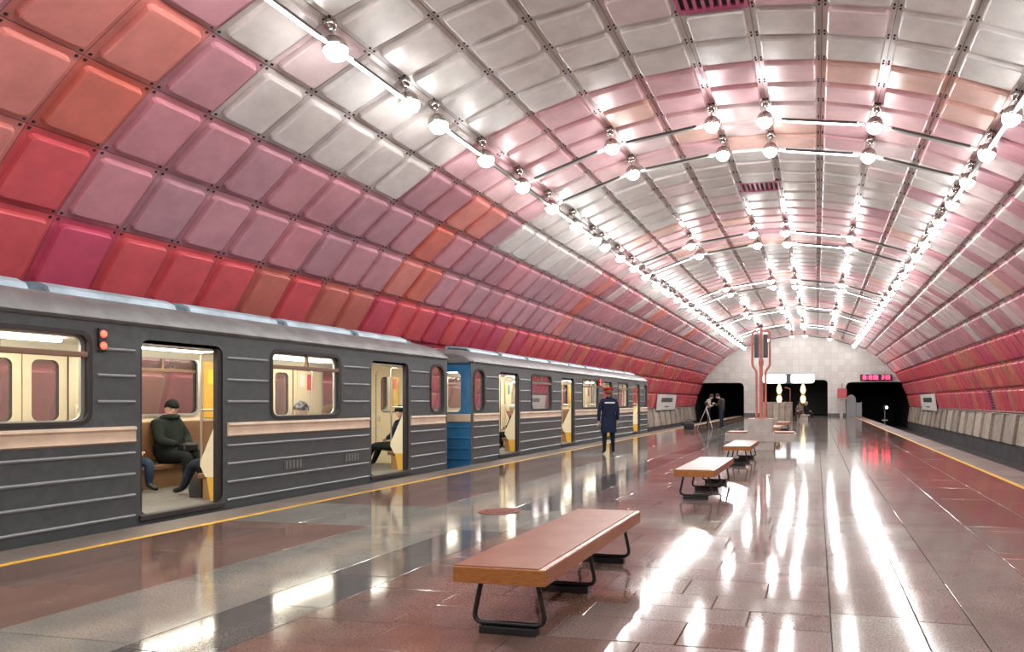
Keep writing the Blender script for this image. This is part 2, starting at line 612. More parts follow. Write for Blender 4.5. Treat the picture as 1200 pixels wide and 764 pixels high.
while y < Y_END:
    d = tr.choice((0.34, 0.45, 0.45, 0.6))
    x = -1.72
    first = True
    while x < 1.74 - 0.05:
        w = tr.choice((0.62, 0.8, 0.95, 1.1))
        if first: w *= tr.uniform(0.4, 1); first = False
        x1 = x + w
        if x1 > 1.74 - 0.3: x1 = 1.74
        fam = G_RED[:2] + [G_BRN[2]] if x < -0.5 and y < 7.4 else FAMT['C']
        if in_band(y): fam = G_GRY
        tiles.append((x, x1, y, min(y + d, Y_END), tr.choice(fam)))
        x = x1
    y += d
    row += 1
def tile_bm(bm, x0, x1, y0, y1, z, mi):
    g = 0.0035
    x0 += g; x1 -= g; y0 += g; y1 -= g
    b = 0.003
    lo = [bm.verts.new(p) for p in ((x0, y0, -0.03), (x1, y0, -0.03), (x1, y1, -0.03), (x0, y1, -0.03))]
    md = [bm.verts.new(p) for p in ((x0, y0, z - b), (x1, y0, z - b), (x1, y1, z - b), (x0, y1, z - b))]
    tx, ty = tr.uniform(-1, 1) * 0.0012, tr.uniform(-1, 1) * 0.0012
    cx, cy = (x0 + x1) / 2, (y0 + y1) / 2
    tp = [bm.verts.new((px, py, z + (px - cx) * tx + (py - cy) * ty)) for px, py in ((x0 + b, y0 + b), (x1 - b, y0 + b), (x1 - b, y1 - b), (x0 + b, y1 - b))]
    for a, c in ((lo, md), (md, tp)):
        for k in range(4):
            bm.faces.new((a[k], a[(k + 1) % 4], c[(k + 1) % 4], c[k])).material_index = mi
    bm.faces.new(tp).material_index = mi
def tile_size(t):
    p = project(((t[0] + t[1]) / 2, (t[2] + t[3]) / 2, 0))
    if not p or not (-80 < p[0] < 1280 and p[1] < 850): return 0
    return (t[1] - t[0]) * (t[3] - t[2]) / p[2] ** 3
tiles.sort(key=lambda t: -tile_size(t))
for t in tiles[:300]:
    bm = bmesh.new()
    tile_bm(bm, *t[:4], tr.uniform(-0.0008, 0.0008), 0)
    obj('tile', bm, t[4], floor)
bm = bmesh.new()
for t in tiles[300:]:
    tile_bm(bm, *t[:4], tr.uniform(-0.0008, 0.0008), G_ALL.index(t[4]))
o = obj('distant_tile_field', bm, G_ALL, floor); o['kind'] = 'stuff'
YEL = mat('yellow_line', (0.80, 0.47, 0.04), 0.4, var=0.2, vscale=5, speck=(0.60, 0.33, 0.03), sscale=25)
for x0, x1, lab in ((-5.42, -5.32, 'yellow safety line along the platform edge beside the train'), (4.98, 5.08, 'yellow safety line along the platform edge at the empty track')):
    bm = newbox(x0 + 0.002, x1 - 0.002, Y_BACK, Y_END, -0.03, 0.001)
    tag(obj('safety_line', bm, YEL), lab, 'floor line', kind='structure')

STONE = [mat('plinth_stone_%d' % i, c, 0.6, var=0.3, vscale=2.5, bump=0.35, bscale=9, speck=s, sscale=26) for i, (c, s) in enumerate((((0.42, 0.36, 0.29), (0.26, 0.215, 0.17)), ((0.34, 0.29, 0.235), (0.21, 0.175, 0.14)), ((0.48, 0.42, 0.345), (0.30, 0.25, 0.20))))]
def plinth(side, name, label):
    s = side
    bm = bmesh.new()
    pts = [(9.82, TRACK_Z), (9.86, -0.42), (10.02, -0.42), (10.20, 0.90), (10.6, 0.90), (10.6, TRACK_Z)]
    loft(bm, [[(s * x, y, z) for x, z in pts] for y in (Y_BACK, Y_END)])
    o = obj(name, bm, CONC)
    tag(o, label, 'plinth', kind='structure')
    r = random.Random(5 + side)
    y = Y_BACK
    while y < Y_END:
        l = 2.1 * r.uniform(0.92, 1.06)
        yy = min(y + l, Y_END)
        bm = bmesh.new()
        d0, d1 = r.uniform(0.09, 0.16), r.uniform(0.0, 0.03)
        lo = [(9.86, -0.40), (9.98, -0.40), (10.16, 0.86), (10.04, 0.86)]
        g = 0.028
        ring0 = [(s * (x - (d0 if j in (0, 3) else 0)), y + g, z) for j, (x, z) in enumerate(lo)]
        ring1 = [(s * (x - (d1 if j in (0, 3) else 0)), yy - g, z) for j, (x, z) in enumerate(lo)]
        loft(bm, [ring0, ring1])
        obj('slab', bm, r.choice(STONE), o)
        y = yy
    bm = newbox(min(s * 9.93, s * 10.3), max(s * 9.93, s * 10.3), Y_BACK, Y_END, 0.865, 0.90, 0.006)
    obj('coping', bm, STONE[2], o)
    bm = bmesh.new()
    tube(bm, [(s * 10.0, Y_BACK, 0.965), (s * 10.0, Y_END, 0.965)], 0.035, 8)
    obj('conduit', bm, mat('conduit_paint', (0.20, 0.09, 0.08), 0.5), o)
    return o
plinth(-1, 'trim_1', 'stone slab plinth below the left vault wall')
plinth(1, 'trim_2', 'stone slab plinth below the right vault wall')

# ------------------------------------------------------------------ end wall with three openings
MARBLE = mat('marble_end_wall', (0.62, 0.60, 0.56), 0.35, var=0.12, vscale=0.9, bump=0.03)
def marble_tiles():
    nt = MARBLE.node_tree
    b = nt.nodes['Principled BSDF']
    geo = nt.nodes.new('ShaderNodeNewGeometry')
    sep = nt.nodes.new('ShaderNodeSeparateXYZ'); nt.links.new(geo.outputs['Position'], sep.inputs[0])
    comb = nt.nodes.new('ShaderNodeCombineXYZ')
    nt.links.new(sep.outputs['X'], comb.inputs['X']); nt.links.new(sep.outputs['Z'], comb.inputs['Y'])
    br = nt.nodes.new('ShaderNodeTexBrick')
    br.offset = 0.0
    br.inputs['Scale'].default_value = 1.0
    br.inputs['Brick Width'].default_value = 0.6
    br.inputs['Row Height'].default_value = 0.6
    br.inputs['Mortar Size'].default_value = 0.012
    br.inputs['Color1'].default_value = (0.58, 0.56, 0.53, 1)
    br.inputs['Color2'].default_value = (0.48, 0.455, 0.42, 1)
    br.inputs['Mortar'].default_value = (0.40, 0.375, 0.35, 1)
    nt.links.new(comb.outputs[0], br.inputs['Vector'])
    nt.links.new(br.outputs['Color'], b.inputs['Base Color'])
marble_tiles()
def arch_top(x):
    if abs(x) >= VA: return 0
    return VZ + VB * math.sqrt(max(0, 1 - (x / VA) ** 2)) - 0.02
OPEN = [(-10.1, -5.2, TRACK_Z, 3.22, 0.45), (-3.38, 2.67, 0.0, 3.45, 0.35), (4.32, 10.1, TRACK_Z, 3.22, 0.45)]
def hole_top(x):
    for a, b, z0, z1, r in OPEN:
        if a <= x <= b:
            d = min(x - a, b - x)
            if d < r: return z0, z1 - (r - math.sqrt(max(0, r * r - (r - d) ** 2)))
            return z0, z1
    return None
bm = bmesh.new()
xs = set(np.arange(-10.1, 10.11, 0.1).round(3).tolist())
for a, b, *_ in OPEN: xs |= {a, b}
xs = sorted(xs)
def slab(xa, xb, za0, za1, zb0, zb1, y0, y1):
    pts = [(xa, za0), (xb, zb0), (xb, zb1), (xa, za1)]
    loft(bm, [[(x, y, z) for x, z in pts] for y in (y0, y1)])
for xa, xb in zip(xs, xs[1:]):
    if xb - xa < 1e-4: continue
    h = hole_top((xa + xb) / 2)
    ta, tb = arch_top(xa), arch_top(xb)
    if h:
        ha, hb = hole_top(xa + 1e-4)[1], hole_top(xb - 1e-4)[1]
        if min(ta, tb) > max(ha, hb): slab(xa, xb, ha, ta, hb, tb, Y_END, Y_END + 0.4)
    else:
        slab(xa, xb, TRACK_Z, ta, TRACK_Z, tb, Y_END, Y_END + 0.4)
wall_far = obj('wall_far', bm, MARBLE)
tag(wall_far, 'pale marble tiled end wall of the station', 'wall', kind='structure')
SKIRT = mat('skirting_stone', (0.09, 0.085, 0.08), 0.4)
for i, (a, b) in enumerate(((-5.2, -3.38), (2.67, 4.32))):
    tag(obj('baseboard_far', newbox(a, b, Y_END - 0.03, Y_END, 0, 0.3), SKIRT), 'dark stone skirting on the end wall %s of the central hall' % ('left', 'right')[i], 'skirting', kind='structure')
TUN = mat('tunnel_lining', (0.018, 0.018, 0.024), 0.9)
for a, b, z0, z1, lab in ((-10.4, -5.0, TRACK_Z, 3.4, 'dark tunnel bore behind the left track opening'), (4.15, 10.4, TRACK_Z, 3.4, 'dark tunnel bore behind the right track opening')):
    bm = bmesh.new()
    y0, y1 = Y_END + 0.4, Y_END + 18
    box(bm, a - 0.2, a, y0, y1, z0, z1); box(bm, b, b + 0.2, y0, y1, z0, z1)
    box(bm, a - 0.2, b + 0.2, y0, y1, z1, z1 + 0.2); box(bm, a - 0.2, b + 0.2, y1, y1 + 0.2, z0, z1 + 0.2)
    tag(obj('tunnel_bore', bm, TUN), lab, 'tunnel', kind='structure')
HALL = mat('hall_wall', (0.07, 0.08, 0.08), 0.6)
bm = bmesh.new()
box(bm, -3.8, -3.6, Y_END + 0.4, Y_END + 14, 0, 3.6); box(bm, 2.9, 3.1, Y_END + 0.4, Y_END + 14, 0, 3.6)
box(bm, -3.8, 3.1, Y_END + 0.4, Y_END + 14, 3.6, 3.8); box(bm, -3.8, 3.1, Y_END + 14, Y_END + 14.2, 0, 3.8)
box(bm, -3.8, 3.1, Y_END + 0.3, Y_END + 14, -0.2, 0)
tag(obj('escalator_hall', bm, HALL), 'dim escalator hall behind the central opening', 'hall', kind='structure')
bm = newbox(-10.6, 10.6, Y_BACK - 0.3, Y_BACK, TRACK_Z - 0.3, 8.3)  # unseen wall added to close the vault so lamp light does not leak out
tag(obj('light_stop_back', bm, MARBLE), 'pale unseen closing wall added behind the camera to keep light in', 'wall', kind='structure')

# ------------------------------------------------------------------ globe lamps and tube lamps
BULB = mat('lamp_glow', (1, 1, 1), 0.3, emit=(0.98, 0.98, 0.965), estr=LAMP_STRENGTH)
TUBE_LIT = mat('tube_glow', (1, 1, 1), 0.3, emit=(0.95, 0.97, 1.0), estr=TUBE_STRENGTH)
TUBE_OFF = mat('tube_unlit', (0.42, 0.41, 0.38), 0.25)
CASING = mat('tube_casing', (0.10, 0.10, 0.095), 0.35, 0.8)
CHROME = mat('lamp_chrome', (0.52, 0.49, 0.46), 0.16, 1.0)
def lamp_parts():
    bm = bmesh.new()
    lathe(bm, [(0.0, 0.02), (0.075, 0.0), (0.105, -0.05), (0.095, -0.10), (0.05, -0.15), (0.0, -0.16)], 14)
    mount = finish(bm, 'mount', CHROME, 'all')
    bm = bmesh.new()
    lathe(bm, [(0.022, -0.15), (0.022, -0.27)], 8)
    stem = finish(bm, 'stem', CHROME, 'all')
    bm = bmesh.new()
    prof = [(0.03, -0.25)] + [(0.175 * math.sin(R(a)), -0.42 + 0.175 * math.cos(R(a))) for a in range(15, 106, 13)] + [(0.15, -0.46)]
    lathe(bm, prof, 18)
    dome = finish(bm, 'housing', CHROME, 'all')
    bm = bmesh.new()
    prof = [(0.168 * math.sin(R(a)), -0.43 + 0.172 * math.cos(R(a))) for a in (97, 120, 140, 160, 180)]
    prof[-1] = (0, prof[-1][1])
    lathe(bm, prof, 12)
    bulb = finish(bm, 'bulb', BULB, 'all')
    return [('mount', mount), ('stem', stem), ('housing', dome), ('bulb', bulb)]
LP = lamp_parts()
def globe_lamp(pos, normal, label, group):
    e = empty('globe_lamp', pos)
    # hang between straight down and the surface normal
    d = (normal * 0.55 + Vector((0, 0, -1)) * 0.45).normalized()
    e.rotation_euler = (-d).to_track_quat('Z', 'Y').to_euler()
    tag(e, label, 'lamp', group)
    for n, me in LP:
        link(n, me, e)
    return pos + d * 0.42
def tube_lamp(a, b, lit, label, group):
    a, b = Vector(a), Vector(b)
    d = (b - a).normalized()
    a2, b2 = a + d * 0.27, b - d * 0.27
    e = empty('tube_lamp', a2)
    tag(e, label, 'tube lamp', group)
    L = (b2 - a2).length
    up = Vector((0, 0, 1)); up = (up - d * up.dot(d)).normalized()
    bm = bmesh.new()
    # half-round trough over the tube
    side = d.cross(up)
    prof = [(math.cos(R(t)) * 0.052, math.sin(R(t)) * 0.052) for t in range(-20, 201, 22)]
    inner = [(p * 0.86, q * 0.86) for p, q in prof[::-1]]
    pr = prof + inner
    loft(bm, [[side * p + up * (q + 0.0) + d * t for p, q in pr] for t in (0.08, L - 0.08)])
    obj('casing', bm, CASING, e, 40)
    bm = bmesh.new()
    tube(bm, [d * 0.06, d * (L - 0.06)], 0.038, 10)
    obj('tube', bm, TUBE_LIT if lit else TUBE_OFF, e, 40)
    bm = bmesh.new()
    tube(bm, [d * -0.06, d * 0.09], 0.034, 10)
    obj('end_cap', bm, WHITE, e, 40)
    bm = bmesh.new()
    tube(bm, [d * (L - 0.09), d * (L + 0.06)], 0.034, 10)
    obj('end_cap', bm, WHITE, e, 40)

lamp_ys = []
k0 = -2
off = [0, 2, 4, 6, 7, 9]
y_units = sorted(ARC0 + (11 * k + u) * RING for k in range(-3, 6) for u in off)
y_units = [y for y in y_units if Y_BACK + 0.4 < y < Y_END - 0.9]
lr = random.Random(11)
for s, side in ((-4.5, 'left'), (4.5, 'right')):
    P, n = vault(s)
    pts = []
    def seen(yy):
        q = project((P.x, yy, P.z - 0.4))
        return bool(q) and -10 < q[0] < 1210 and q[1] > -10
    vis, hid = 0, len([yy for yy in y_units if not seen(yy)])
    for y in y_units:
        if seen(y):
            lab = 'globe lamp on the %s lamp row, %s visible one from the camera' % (side, ordinal(vis))
            vis += 1
        else:
            hid -= 1
            lab = 'globe lamp on the %s lamp row outside the picture, %s before the first visible one' % (side, ordinal(hid))
        c = globe_lamp(Vector((P.x, y, P.z)) + n * 0.01, n, lab, 'globe lamps along the %s lamp row' % side)
        pts.append((y, c))
    t = 0
    runs = [(ya, ca, yb, cb) for (ya, ca), (yb, cb) in zip(pts, pts[1:]) if yb - ya > RING * 1.5]
    th = len([1 for q in runs if not seen(q[2])])
    for ya, ca, yb, cb in runs:
        lit = ya < 11 or lr.random() < 0.55
        if seen(yb):
            lab = 'tube lamp in the %s lamp row, %s visible one from the camera' % (side, ordinal(t)); t += 1
        else:
            th -= 1
            lab = 'tube lamp in the %s lamp row outside the picture, %s before the first visible one' % (side, ordinal(th))
        tube_lamp(ca, cb, lit, lab, 'tube lamps along the %s lamp row' % side)
ARC_S = [-2.5, -0.5, 0.5, 2.5]
arcs = sorted([ARC0 + PERIOD * k + d for k in range(-2, 6) for d in (0, 2 * RING)])
arcs = [y for y in arcs if Y_BACK + 0.4 < y < Y_END - 0.9]
n_arc = 0
for i, y in enumerate(arcs):
    cs = {}
    n_off = len([a for a in arcs if a < 13])
    aname = ('%s visible lamp arch across the ceiling' % ordinal(i - n_off)) if y > 13 else ('%s lamp arch outside the picture' % ordinal(n_off - 1 - i))
    for j, s in enumerate(ARC_S):
        P, n = vault(s)
        cs[s] = globe_lamp(Vector((0, y, 0)) + P + n * 0.01, n, 'globe lamp on the %s, %s from left' % (aname, ordinal(j)), 'globe lamps on the ceiling arches')
    for s in (-4.5, 4.5):
        P, n = vault(s)
        d = (n * 0.55 + Vector((0, 0, -1)) * 0.45).normalized()
        cs[s] = Vector((0, y, 0)) + P + d * 0.42
    for j, (a, b) in enumerate(((-4.5, -2.5), (-2.5, -0.5), (0.5, 2.5), (2.5, 4.5))):
        near = 13 < y < 19
        lit = (j == 2) if near else (lr.random() < 0.4)
        tube_lamp(cs[a], cs[b], lit, 'tube lamp on the %s, %s from left' % (aname, ordinal(j)), 'tube lamps on the ceiling arches')

# ------------------------------------------------------------------ train
CAR_X0, CAR_X1 = -8.78, -6.10            # far side, platform side
CAR_L = 17.6
CXM = (CAR_X0 + CAR_X1) / 2
DOORS = [(1.5, 2.7), (5.97, 7.17), (10.43, 11.63), (14.9, 16.1)]
WINS = [(3.57, 5.12), (8.02, 9.84), (12.5, 14.05)]
ENDW = [(0.13, 0.68), (16.92, 17.47)]
DZ0, DZ1, WZ0, WZ1, SZ, TZ = 0.10, 2.18, 1.20, 2.20, -0.28, 2.38
BODY = mat('car_grey_paint', (0.066, 0.078, 0.080), 0.42, var=0.12, vscale=1.4, speck=(0.056, 0.067, 0.069), sscale=9, spec=0.4)
RIBM = mat('car_rib', (0.17, 0.18, 0.18), 0.35)
BEIGE = mat('car_stripe_beige', (0.56, 0.43, 0.31), 0.42, var=0.14, vscale=2.5)
RIM = mat('car_door_rubber', (0.015, 0.012, 0.012), 0.6)
CREAM = mat('car_interior_cream', (0.72, 0.63, 0.44), 0.45, var=0.05)
YELLOW = mat('car_partition_yellow', (0.72, 0.44, 0.07), 0.4)
WOODY = mat('car_seat_brown', (0.20, 0.10, 0.05), 0.5)
LINO = mat('car_linoleum', (0.17, 0.16, 0.145), 0.6, var=0.2, vscale=6)
ROOF = mat('car_roof_paint', (0.15, 0.155, 0.155), 0.38, var=0.25, vscale=1.6, speck=(0.11, 0.11, 0.108), sscale=5)
VENTB = mat('roof_vent_paint', (0.28, 0.37, 0.43), 0.4, var=0.3, vscale=2.2)
VENTD = mat('roof_vent_gap', (0.05, 0.08, 0.10), 0.6)
BLUE = mat('car_front_blue', (0.03, 0.16, 0.34), 0.4, var=0.15, vscale=3)
CARGLOW = mat('car_tube_glow', (1, 1, 1), 0.4, emit=(1.0, 0.93, 0.80), estr=CAR_STRENGTH)
REDGLOW = mat('red_signal_glow', (1, 0.1, 0.05), 0.4, emit=(1.0, 0.035, 0.02), estr=7.0)
BRASSY = mat('window_frame_bronze', (0.20, 0.12, 0.08), 0.45, 0.3)
SILVER = mat('window_rubber_silver', (0.55, 0.55, 0.53), 0.35, 0.6)
PINKAD = mat('advert_pink', (0.62, 0.22, 0.22), 0.5)
POSTER = [mat('poster_' + n, c, 0.5) for n, c in (('yellow', (0.8, 0.65, 0.05)), ('blue', (0.12, 0.22, 0.3)), ('white', (0.8, 0.8, 0.78)), ('red', (0.7, 0.08, 0.06)))]

def train_car(y0, label, front_blue):
    car = empty('train_car', (CXM, y0, 0))
    tag(car, label, 'train car', 'train cars standing at the platform')
    X0, X1 = CAR_X0 - CXM, CAR_X1 - CXM           # -1.34 .. 1.34
    T = 0.09
    holes = [(a, b, DZ0, DZ1, 0.12) for a, b in DOORS] + [(a, b, WZ0, WZ1, 0.14) for a, b in WINS] + [(a, b, WZ0, WZ1, 0.2) for a, b in ENDW]
    for sx in (1, -1):
        bm = bmesh.new()
        hh = holes if sx > 0 else [(a, b - (0.22 if 1.3 < b - a and c > 1 else 0), c, d, r) for a, b, c, d, r in holes]
        holed_panel(bm, 0.0, CAR_L, SZ, TZ, hh, sx * 1.34, sx * (1.34 - T))
        obj('side_wall', bm, [BODY, RIM, CREAM], car)
    # roof shell
    prof = [(-1.36, 2.33), (-1.37, 2.38), (-1.33, 2.43), (-1.25, 2.52), (-1.08, 2.61), (-0.8, 2.67), (-0.4, 2.70), (0, 2.71)]
    prof = prof + [(-x, z) for x, z in prof[-2::-1]]
    def rp(y, dz, w):
        return [(x * w, y, 2.36 + (z - 2.36) * dz) for x, z in prof] + [(1.30 * w, y, 2.33), (-1.30 * w, y, 2.33)]
    bm = bmesh.new()
    loft(bm, [rp(-0.06, 0.25, 0.985), rp(-0.03, 0.6, 0.995), rp(0.12, 0.88, 1), rp(0.5, 1, 1), rp(CAR_L - 0.5, 1, 1), rp(CAR_L - 0.12, 0.88, 1), rp(CAR_L + 0.03, 0.6, 0.995), rp(CAR_L + 0.06, 0.25, 0.985)])
    roof = obj('roof', bm, ROOF, car, 35)
    n = 9
    for sx in (1, -1):
        for k in range(n):
            a = 0.7 + k * (CAR_L - 1.4) / n
            b = a + (CAR_L - 1.4) / n - 0.22
            bm = bmesh.new()
            pts = [(0.30, 2.66), (0.98, 2.60), (0.93, 2.70), (0.80, 2.755), (0.42, 2.78), (0.30, 2.78)]
            loft(bm, [[(sx * x, y, z) for x, z in pts] for y in (a, b)])
            obj('roof_vent', bm, VENTB, roof, 30)
        bm = bmesh.new()
        loft(bm, [[(sx * x, y, z) for x, z in [(0.32, 2.66), (0.94, 2.61), (0.86, 2.70), (0.40, 2.755)]] for y in (0.65, CAR_L - 0.65)])
        obj('vent_channel', bm, VENTD, roof)
    # gutter
    for sx in (1, -1):
        bm = bmesh.new()
        tube(bm, [(sx * 1.365, 0.02, 2.365), (sx * 1.365, CAR_L - 0.02, 2.365)], 0.022, 6)
        obj('gutter', bm, ROOF, car, 40)
    # ribs and stripe between the openings
    def spans(zlo, zhi):
        cuts = sorted([(a - 0.07, b + 0.07) for a, b, c, d, r in holes if c < zhi and d > zlo])
        y, out = 0.1, []
        for a, b in cuts:
            if a - y > 0.08: out.append((y, a))
            y = b
        if CAR_L - 0.1 - y > 0.08: out.append((y, CAR_L - 0.1))
        return out
    for sx in (1, -1):
        for z in (2.03, 1.735, 1.44, 0.845, 0.60, 0.355, 0.115):
            if sx < 0 and z < 1: continue
            for a, b in spans(z - 0.02, z + 0.02):
                bm = bmesh.new()
                loft(bm, [[(sx * (1.338 + p), y, z + q) for p, q in ((0, -0.02), (0.016, -0.012), (0.022, 0.004), (0.012, 0.018), (0, 0.022))] for y in (a, b)])
                obj('rib', bm, RIBM, car, 40)
        for a, b in spans(0.97, 1.15):
            bm = bmesh.new()
            loft(bm, [[(sx * (1.338 + p), y, z) for p, z in ((0, 0.965), (0.03, 0.985), (0.022, 1.01), (0.024, 1.10), (0.04, 1.125), (0.03, 1.155), (0, 1.16))] for y in (a, b)])
            obj('stripe', bm, BEIGE, car, 30)
    # windows
    for sx in (1, -1):
        for a, b in (WINS if sx > 0 else [(a, b - 0.22) for a, b in WINS]) + ENDW:
            r = 0.14 if b - a > 1 else 0.2
            fr = []
            bm = bmesh.new()
            ro = round_rect(a - 0.015, b + 0.015, WZ0 - 0.015, WZ1 + 0.015, r, 5)
            ri = round_rect(a + 0.03, b - 0.03, WZ0 + 0.03, WZ1 - 0.03, r - 0.03, 5)
            rings = [[(sx * x, y, z) for y, z in q] for x, q in ((1.325, ro), (1.352, ro), (1.352, ri), (1.325, ri))]
            vs = [[bm.verts.new(p) for p in ring] for ring in rings]
            m = len(ro)
            for i in range(4):
                A, B = vs[i], vs[(i + 1) % 4]
                for k in range(m):
                    bm.faces.new((A[k], A[(k + 1) % m], B[(k + 1) % m], B[k]))
            bmesh.ops.remove_doubles(bm, verts=bm.verts, dist=1e-5)
            w = obj('window', bm, RIM, car)
            bm = bmesh.new()
            rg = round_rect(a + 0.02, b - 0.02, WZ0 + 0.02, WZ1 - 0.02, r - 0.02, 5)
            bm.faces.new([bm.verts.new((sx * 1.30, y, z)) for y, z in rg])
            obj('pane', bm, GLASS, w)
            if b - a > 1:
                obj('transom', newbox(*sorted((sx * 1.285, sx * 1.345)), a + 0.02, b - 0.02, 1.925, 1.985, 0.008), BRASSY, w)
                c = (a + b) / 2
                obj('mullion', newbox(*sorted((sx * 1.29, sx * 1.34)), c - 0.02, c + 0.02, 1.985, WZ1 - 0.02), BRASSY, w)
            bm = bmesh.new()
            rs = round_rect(a, b, WZ0, WZ1, r, 5)
            rs2 = round_rect(a + 0.045, b - 0.045, WZ0 + 0.045, WZ1 - 0.045, r - 0.04, 5)
            A = [bm.verts.new((sx * 1.262, y, z)) for y, z in rs]; B = [bm.verts.new((sx * 1.262, y, z)) for y, z in rs2]
            C = [bm.verts.new((sx * 1.23, y, z)) for y, z in rs2]; D = [bm.verts.new((sx * 1.23, y, z)) for y, z in rs]
            for P, Q in ((A, B), (B, C), (C, D), (D, A)):
                for k in range(m): bm.faces.new((P[k], P[(k + 1) % m], Q[(k + 1) % m], Q[k]))
            obj('inner_frame', bm, SILVER, w)
    # interior
    obj('car_floor', newbox(-1.25, 1.25, 0.1, CAR_L - 0.1, 0.02, 0.10), LINO, car)
    bm = bmesh.new()
    cp = [(-1.25, 2.14), (-1.05, 2.24), (-0.5, 2.29), (0.5, 2.29), (1.05, 2.24), (1.25, 2.14), (1.25, 2.32), (-1.25, 2.32)]
    loft(bm, [[(x, y, z) for x, z in cp] for y in (0.12, CAR_L - 0.12)])
    obj('car_ceiling', bm, mat('car_ceiling_white', (0.80, 0.77, 0.68), 0.5), car)
    for x in (-0.62, 0.62):
        for k in range(6):
            a = 1.0 + k * 2.7
            obj('ceiling_light', newbox(x - 0.07, x + 0.07, a, a + 1.9, 2.225, 2.262, 0.01), CARGLOW, car)
    # partitions beside the doors, seats between them
    zones = [(0.25, 1.4), (2.8, 5.87), (7.27, 10.33), (11.73, 14.8), (16.2, 17.35)]
    for sx in (1, -1):
        for a, b in zones:
            L = b - a
            sb = newbox(*sorted((sx * 1.24, sx * 0.78)), a + 0.04, b - 0.04, 0.38, 0.46, 0.02)
            seat = obj('seat', sb, WOODY, car)
            obj('seat_back', newbox(*sorted((sx * 1.24, sx * 1.15)), a + 0.04, b - 0.04, 0.50, 1.12, 0.02), WOODY, seat)
            obj('seat_base', newbox(*sorted((sx * 1.24, sx * 0.86)), a + 0.06, b - 0.06, 0.10, 0.38), mat('seat_box', (0.30, 0.17, 0.08), 0.5), seat)
            for e, yy in ((0, a), (1, b)):
                if (a < 0.5 and e == 0) or (b > 17 and e == 1): continue
                bm = bmesh.new()
                pts = [(1.24, 0.10), (0.80, 0.10), (0.76, 0.48), (0.80, 0.58), (1.10, 1.10), (1.24, 1.30)]
                lo = [(sx * x, z) for x, z in pts if True]
                up = [(1.24, 0.42), (0.98, 0.42), (0.90, 0.56), (0.905, 0.64), (1.14, 1.14), (1.24, 1.40)]
                dn = [(1.24, 0.10), (1.06, 0.10), (1.0, 0.42), (1.24, 0.42)]
                loft(bm, [[(sx * x, y, z) for x, z in up] for y in (yy - 0.02, yy + 0.02)])
                pt = obj('partition', bm, mat('partition_cream', (0.78, 0.72, 0.55), 0.4), car)
                bm = bmesh.new()
                loft(bm, [[(sx * x, y, z) for x, z in dn] for y in (yy - 0.02, yy + 0.02)])
                obj('partition_base', bm, YELLOW, pt)
                bm = bmesh.new()
                tube(bm, arc_path([(sx * 0.90, yy, 0.56), (sx * 0.90, yy, 2.10), (sx * 1.22, yy, 2.10)], 0.06), 0.017, 8)
                obj('grab_pole', bm, STEEL, car, 60)
                bm = bmesh.new()
                tube(bm, [(sx * 0.90, yy, 1.33), (sx * 1.25, yy, 1.33)], 0.015, 8)
                obj('grab_rail', bm, STEEL, car, 60)
            # advert strip above the seat on that side
            if L > 2 and sx < 0:
                obj('advert_strip', newbox(-1.248, -1.235, a + 0.2, b - 0.2, 2.215, 2.262), POSTER[2], car)
    # far-side wall adverts between window and door: yellow panels with posters
    for a, b, q0, q1, ym in [(a, b, a - 0.62, a - 0.1, CREAM) for a, b in WINS] + [(a, b, b - 0.14, b + 0.62, YELLOW) for a, b in WINS] + [(2, 0, 16.2, 16.8, CREAM), (3, 0, 0.8, 1.4, YELLOW)]:
        if True:
            pn = obj('wall_panel', newbox(-1.25, -1.225, q0, q1, 1.16, 2.14, 0.006), ym, car)
            for j, (pa, pb, za, zb) in enumerate(((0.06, 0.2, 1.75, 2.0), (0.27, 0.44, 1.68, 2.0))):
                obj('poster', newbox(-1.224, -1.215, q0 + pa, q0 + pb, za, zb), POSTER[(j + int(a)) % 4], pn)
    # closed doors on the far side: two leaves each with a window
    for a, b in DOORS:
        for p, q in ((a, (a + b) / 2), ((a + b) / 2, b)):
            bm = bmesh.new()
            holed_panel(bm, p + 0.006, q - 0.006, DZ0, DZ1, [(p + 0.12, q - 0.12, 1.18, 2.02, 0.09)], -1.33, -1.27, 0, 1, 2)
            d = obj('door_leaf', bm, [BODY, RIM, CREAM], car)
            bm = bmesh.new()
            bm.faces.new([bm.verts.new((-1.30, y, z)) for y, z in round_rect(p + 0.12, q - 0.12, 1.18, 2.02, 0.09, 5)])
            obj('pane', bm, GLASS, d)
        # open doorway on the platform side: leaf edges and sill
        for yy, w in ((a + 0.0, 0.035), (b - 0.075, 0.075)):
            obj('door_leaf_edge', newbox(1.262, 1.325, yy, yy + w, DZ0, DZ1 - 0.04), RIM, car)
        obj('door_sill', newbox(1.24, 1.37, a - 0.02, b + 0.02, 0.035, 0.105, 0.008), mat('sill_iron', (0.05, 0.045, 0.042), 0.5, 0.5), car)
        obj('door_header', newbox(1.0, 1.25, a - 0.1, b + 0.1, 2.12, 2.24), mat('header_white', (0.74, 0.72, 0.66), 0.45), car)
    # end walls
    for e, yy in ((0, 0.0), (1, CAR_L)):
        s = 1 if e == 0 else -1
        ya, yb = sorted((yy, yy + s * 0.07))
        bm = bmesh.new()
        hs = [(-1.08, -0.52, 1.2, 2.12, 0.12), (-0.34, 0.34, 0.12, 2.12, 0.1), (0.52, 1.08, 1.2, 2.12, 0.12)]
        # built in the yz convention then turned into the xz plane
        holed_panel(bm, -1.33, 1.33, SZ, TZ, hs, yy, yy + s * 0.07)
        for v in bm.verts: v.co = Vector((v.co.y, v.co.x, v.co.z))
        end = obj('end_wall', bm, [BLUE if (front_blue and e == 0) else BODY, RIM, CREAM], car)
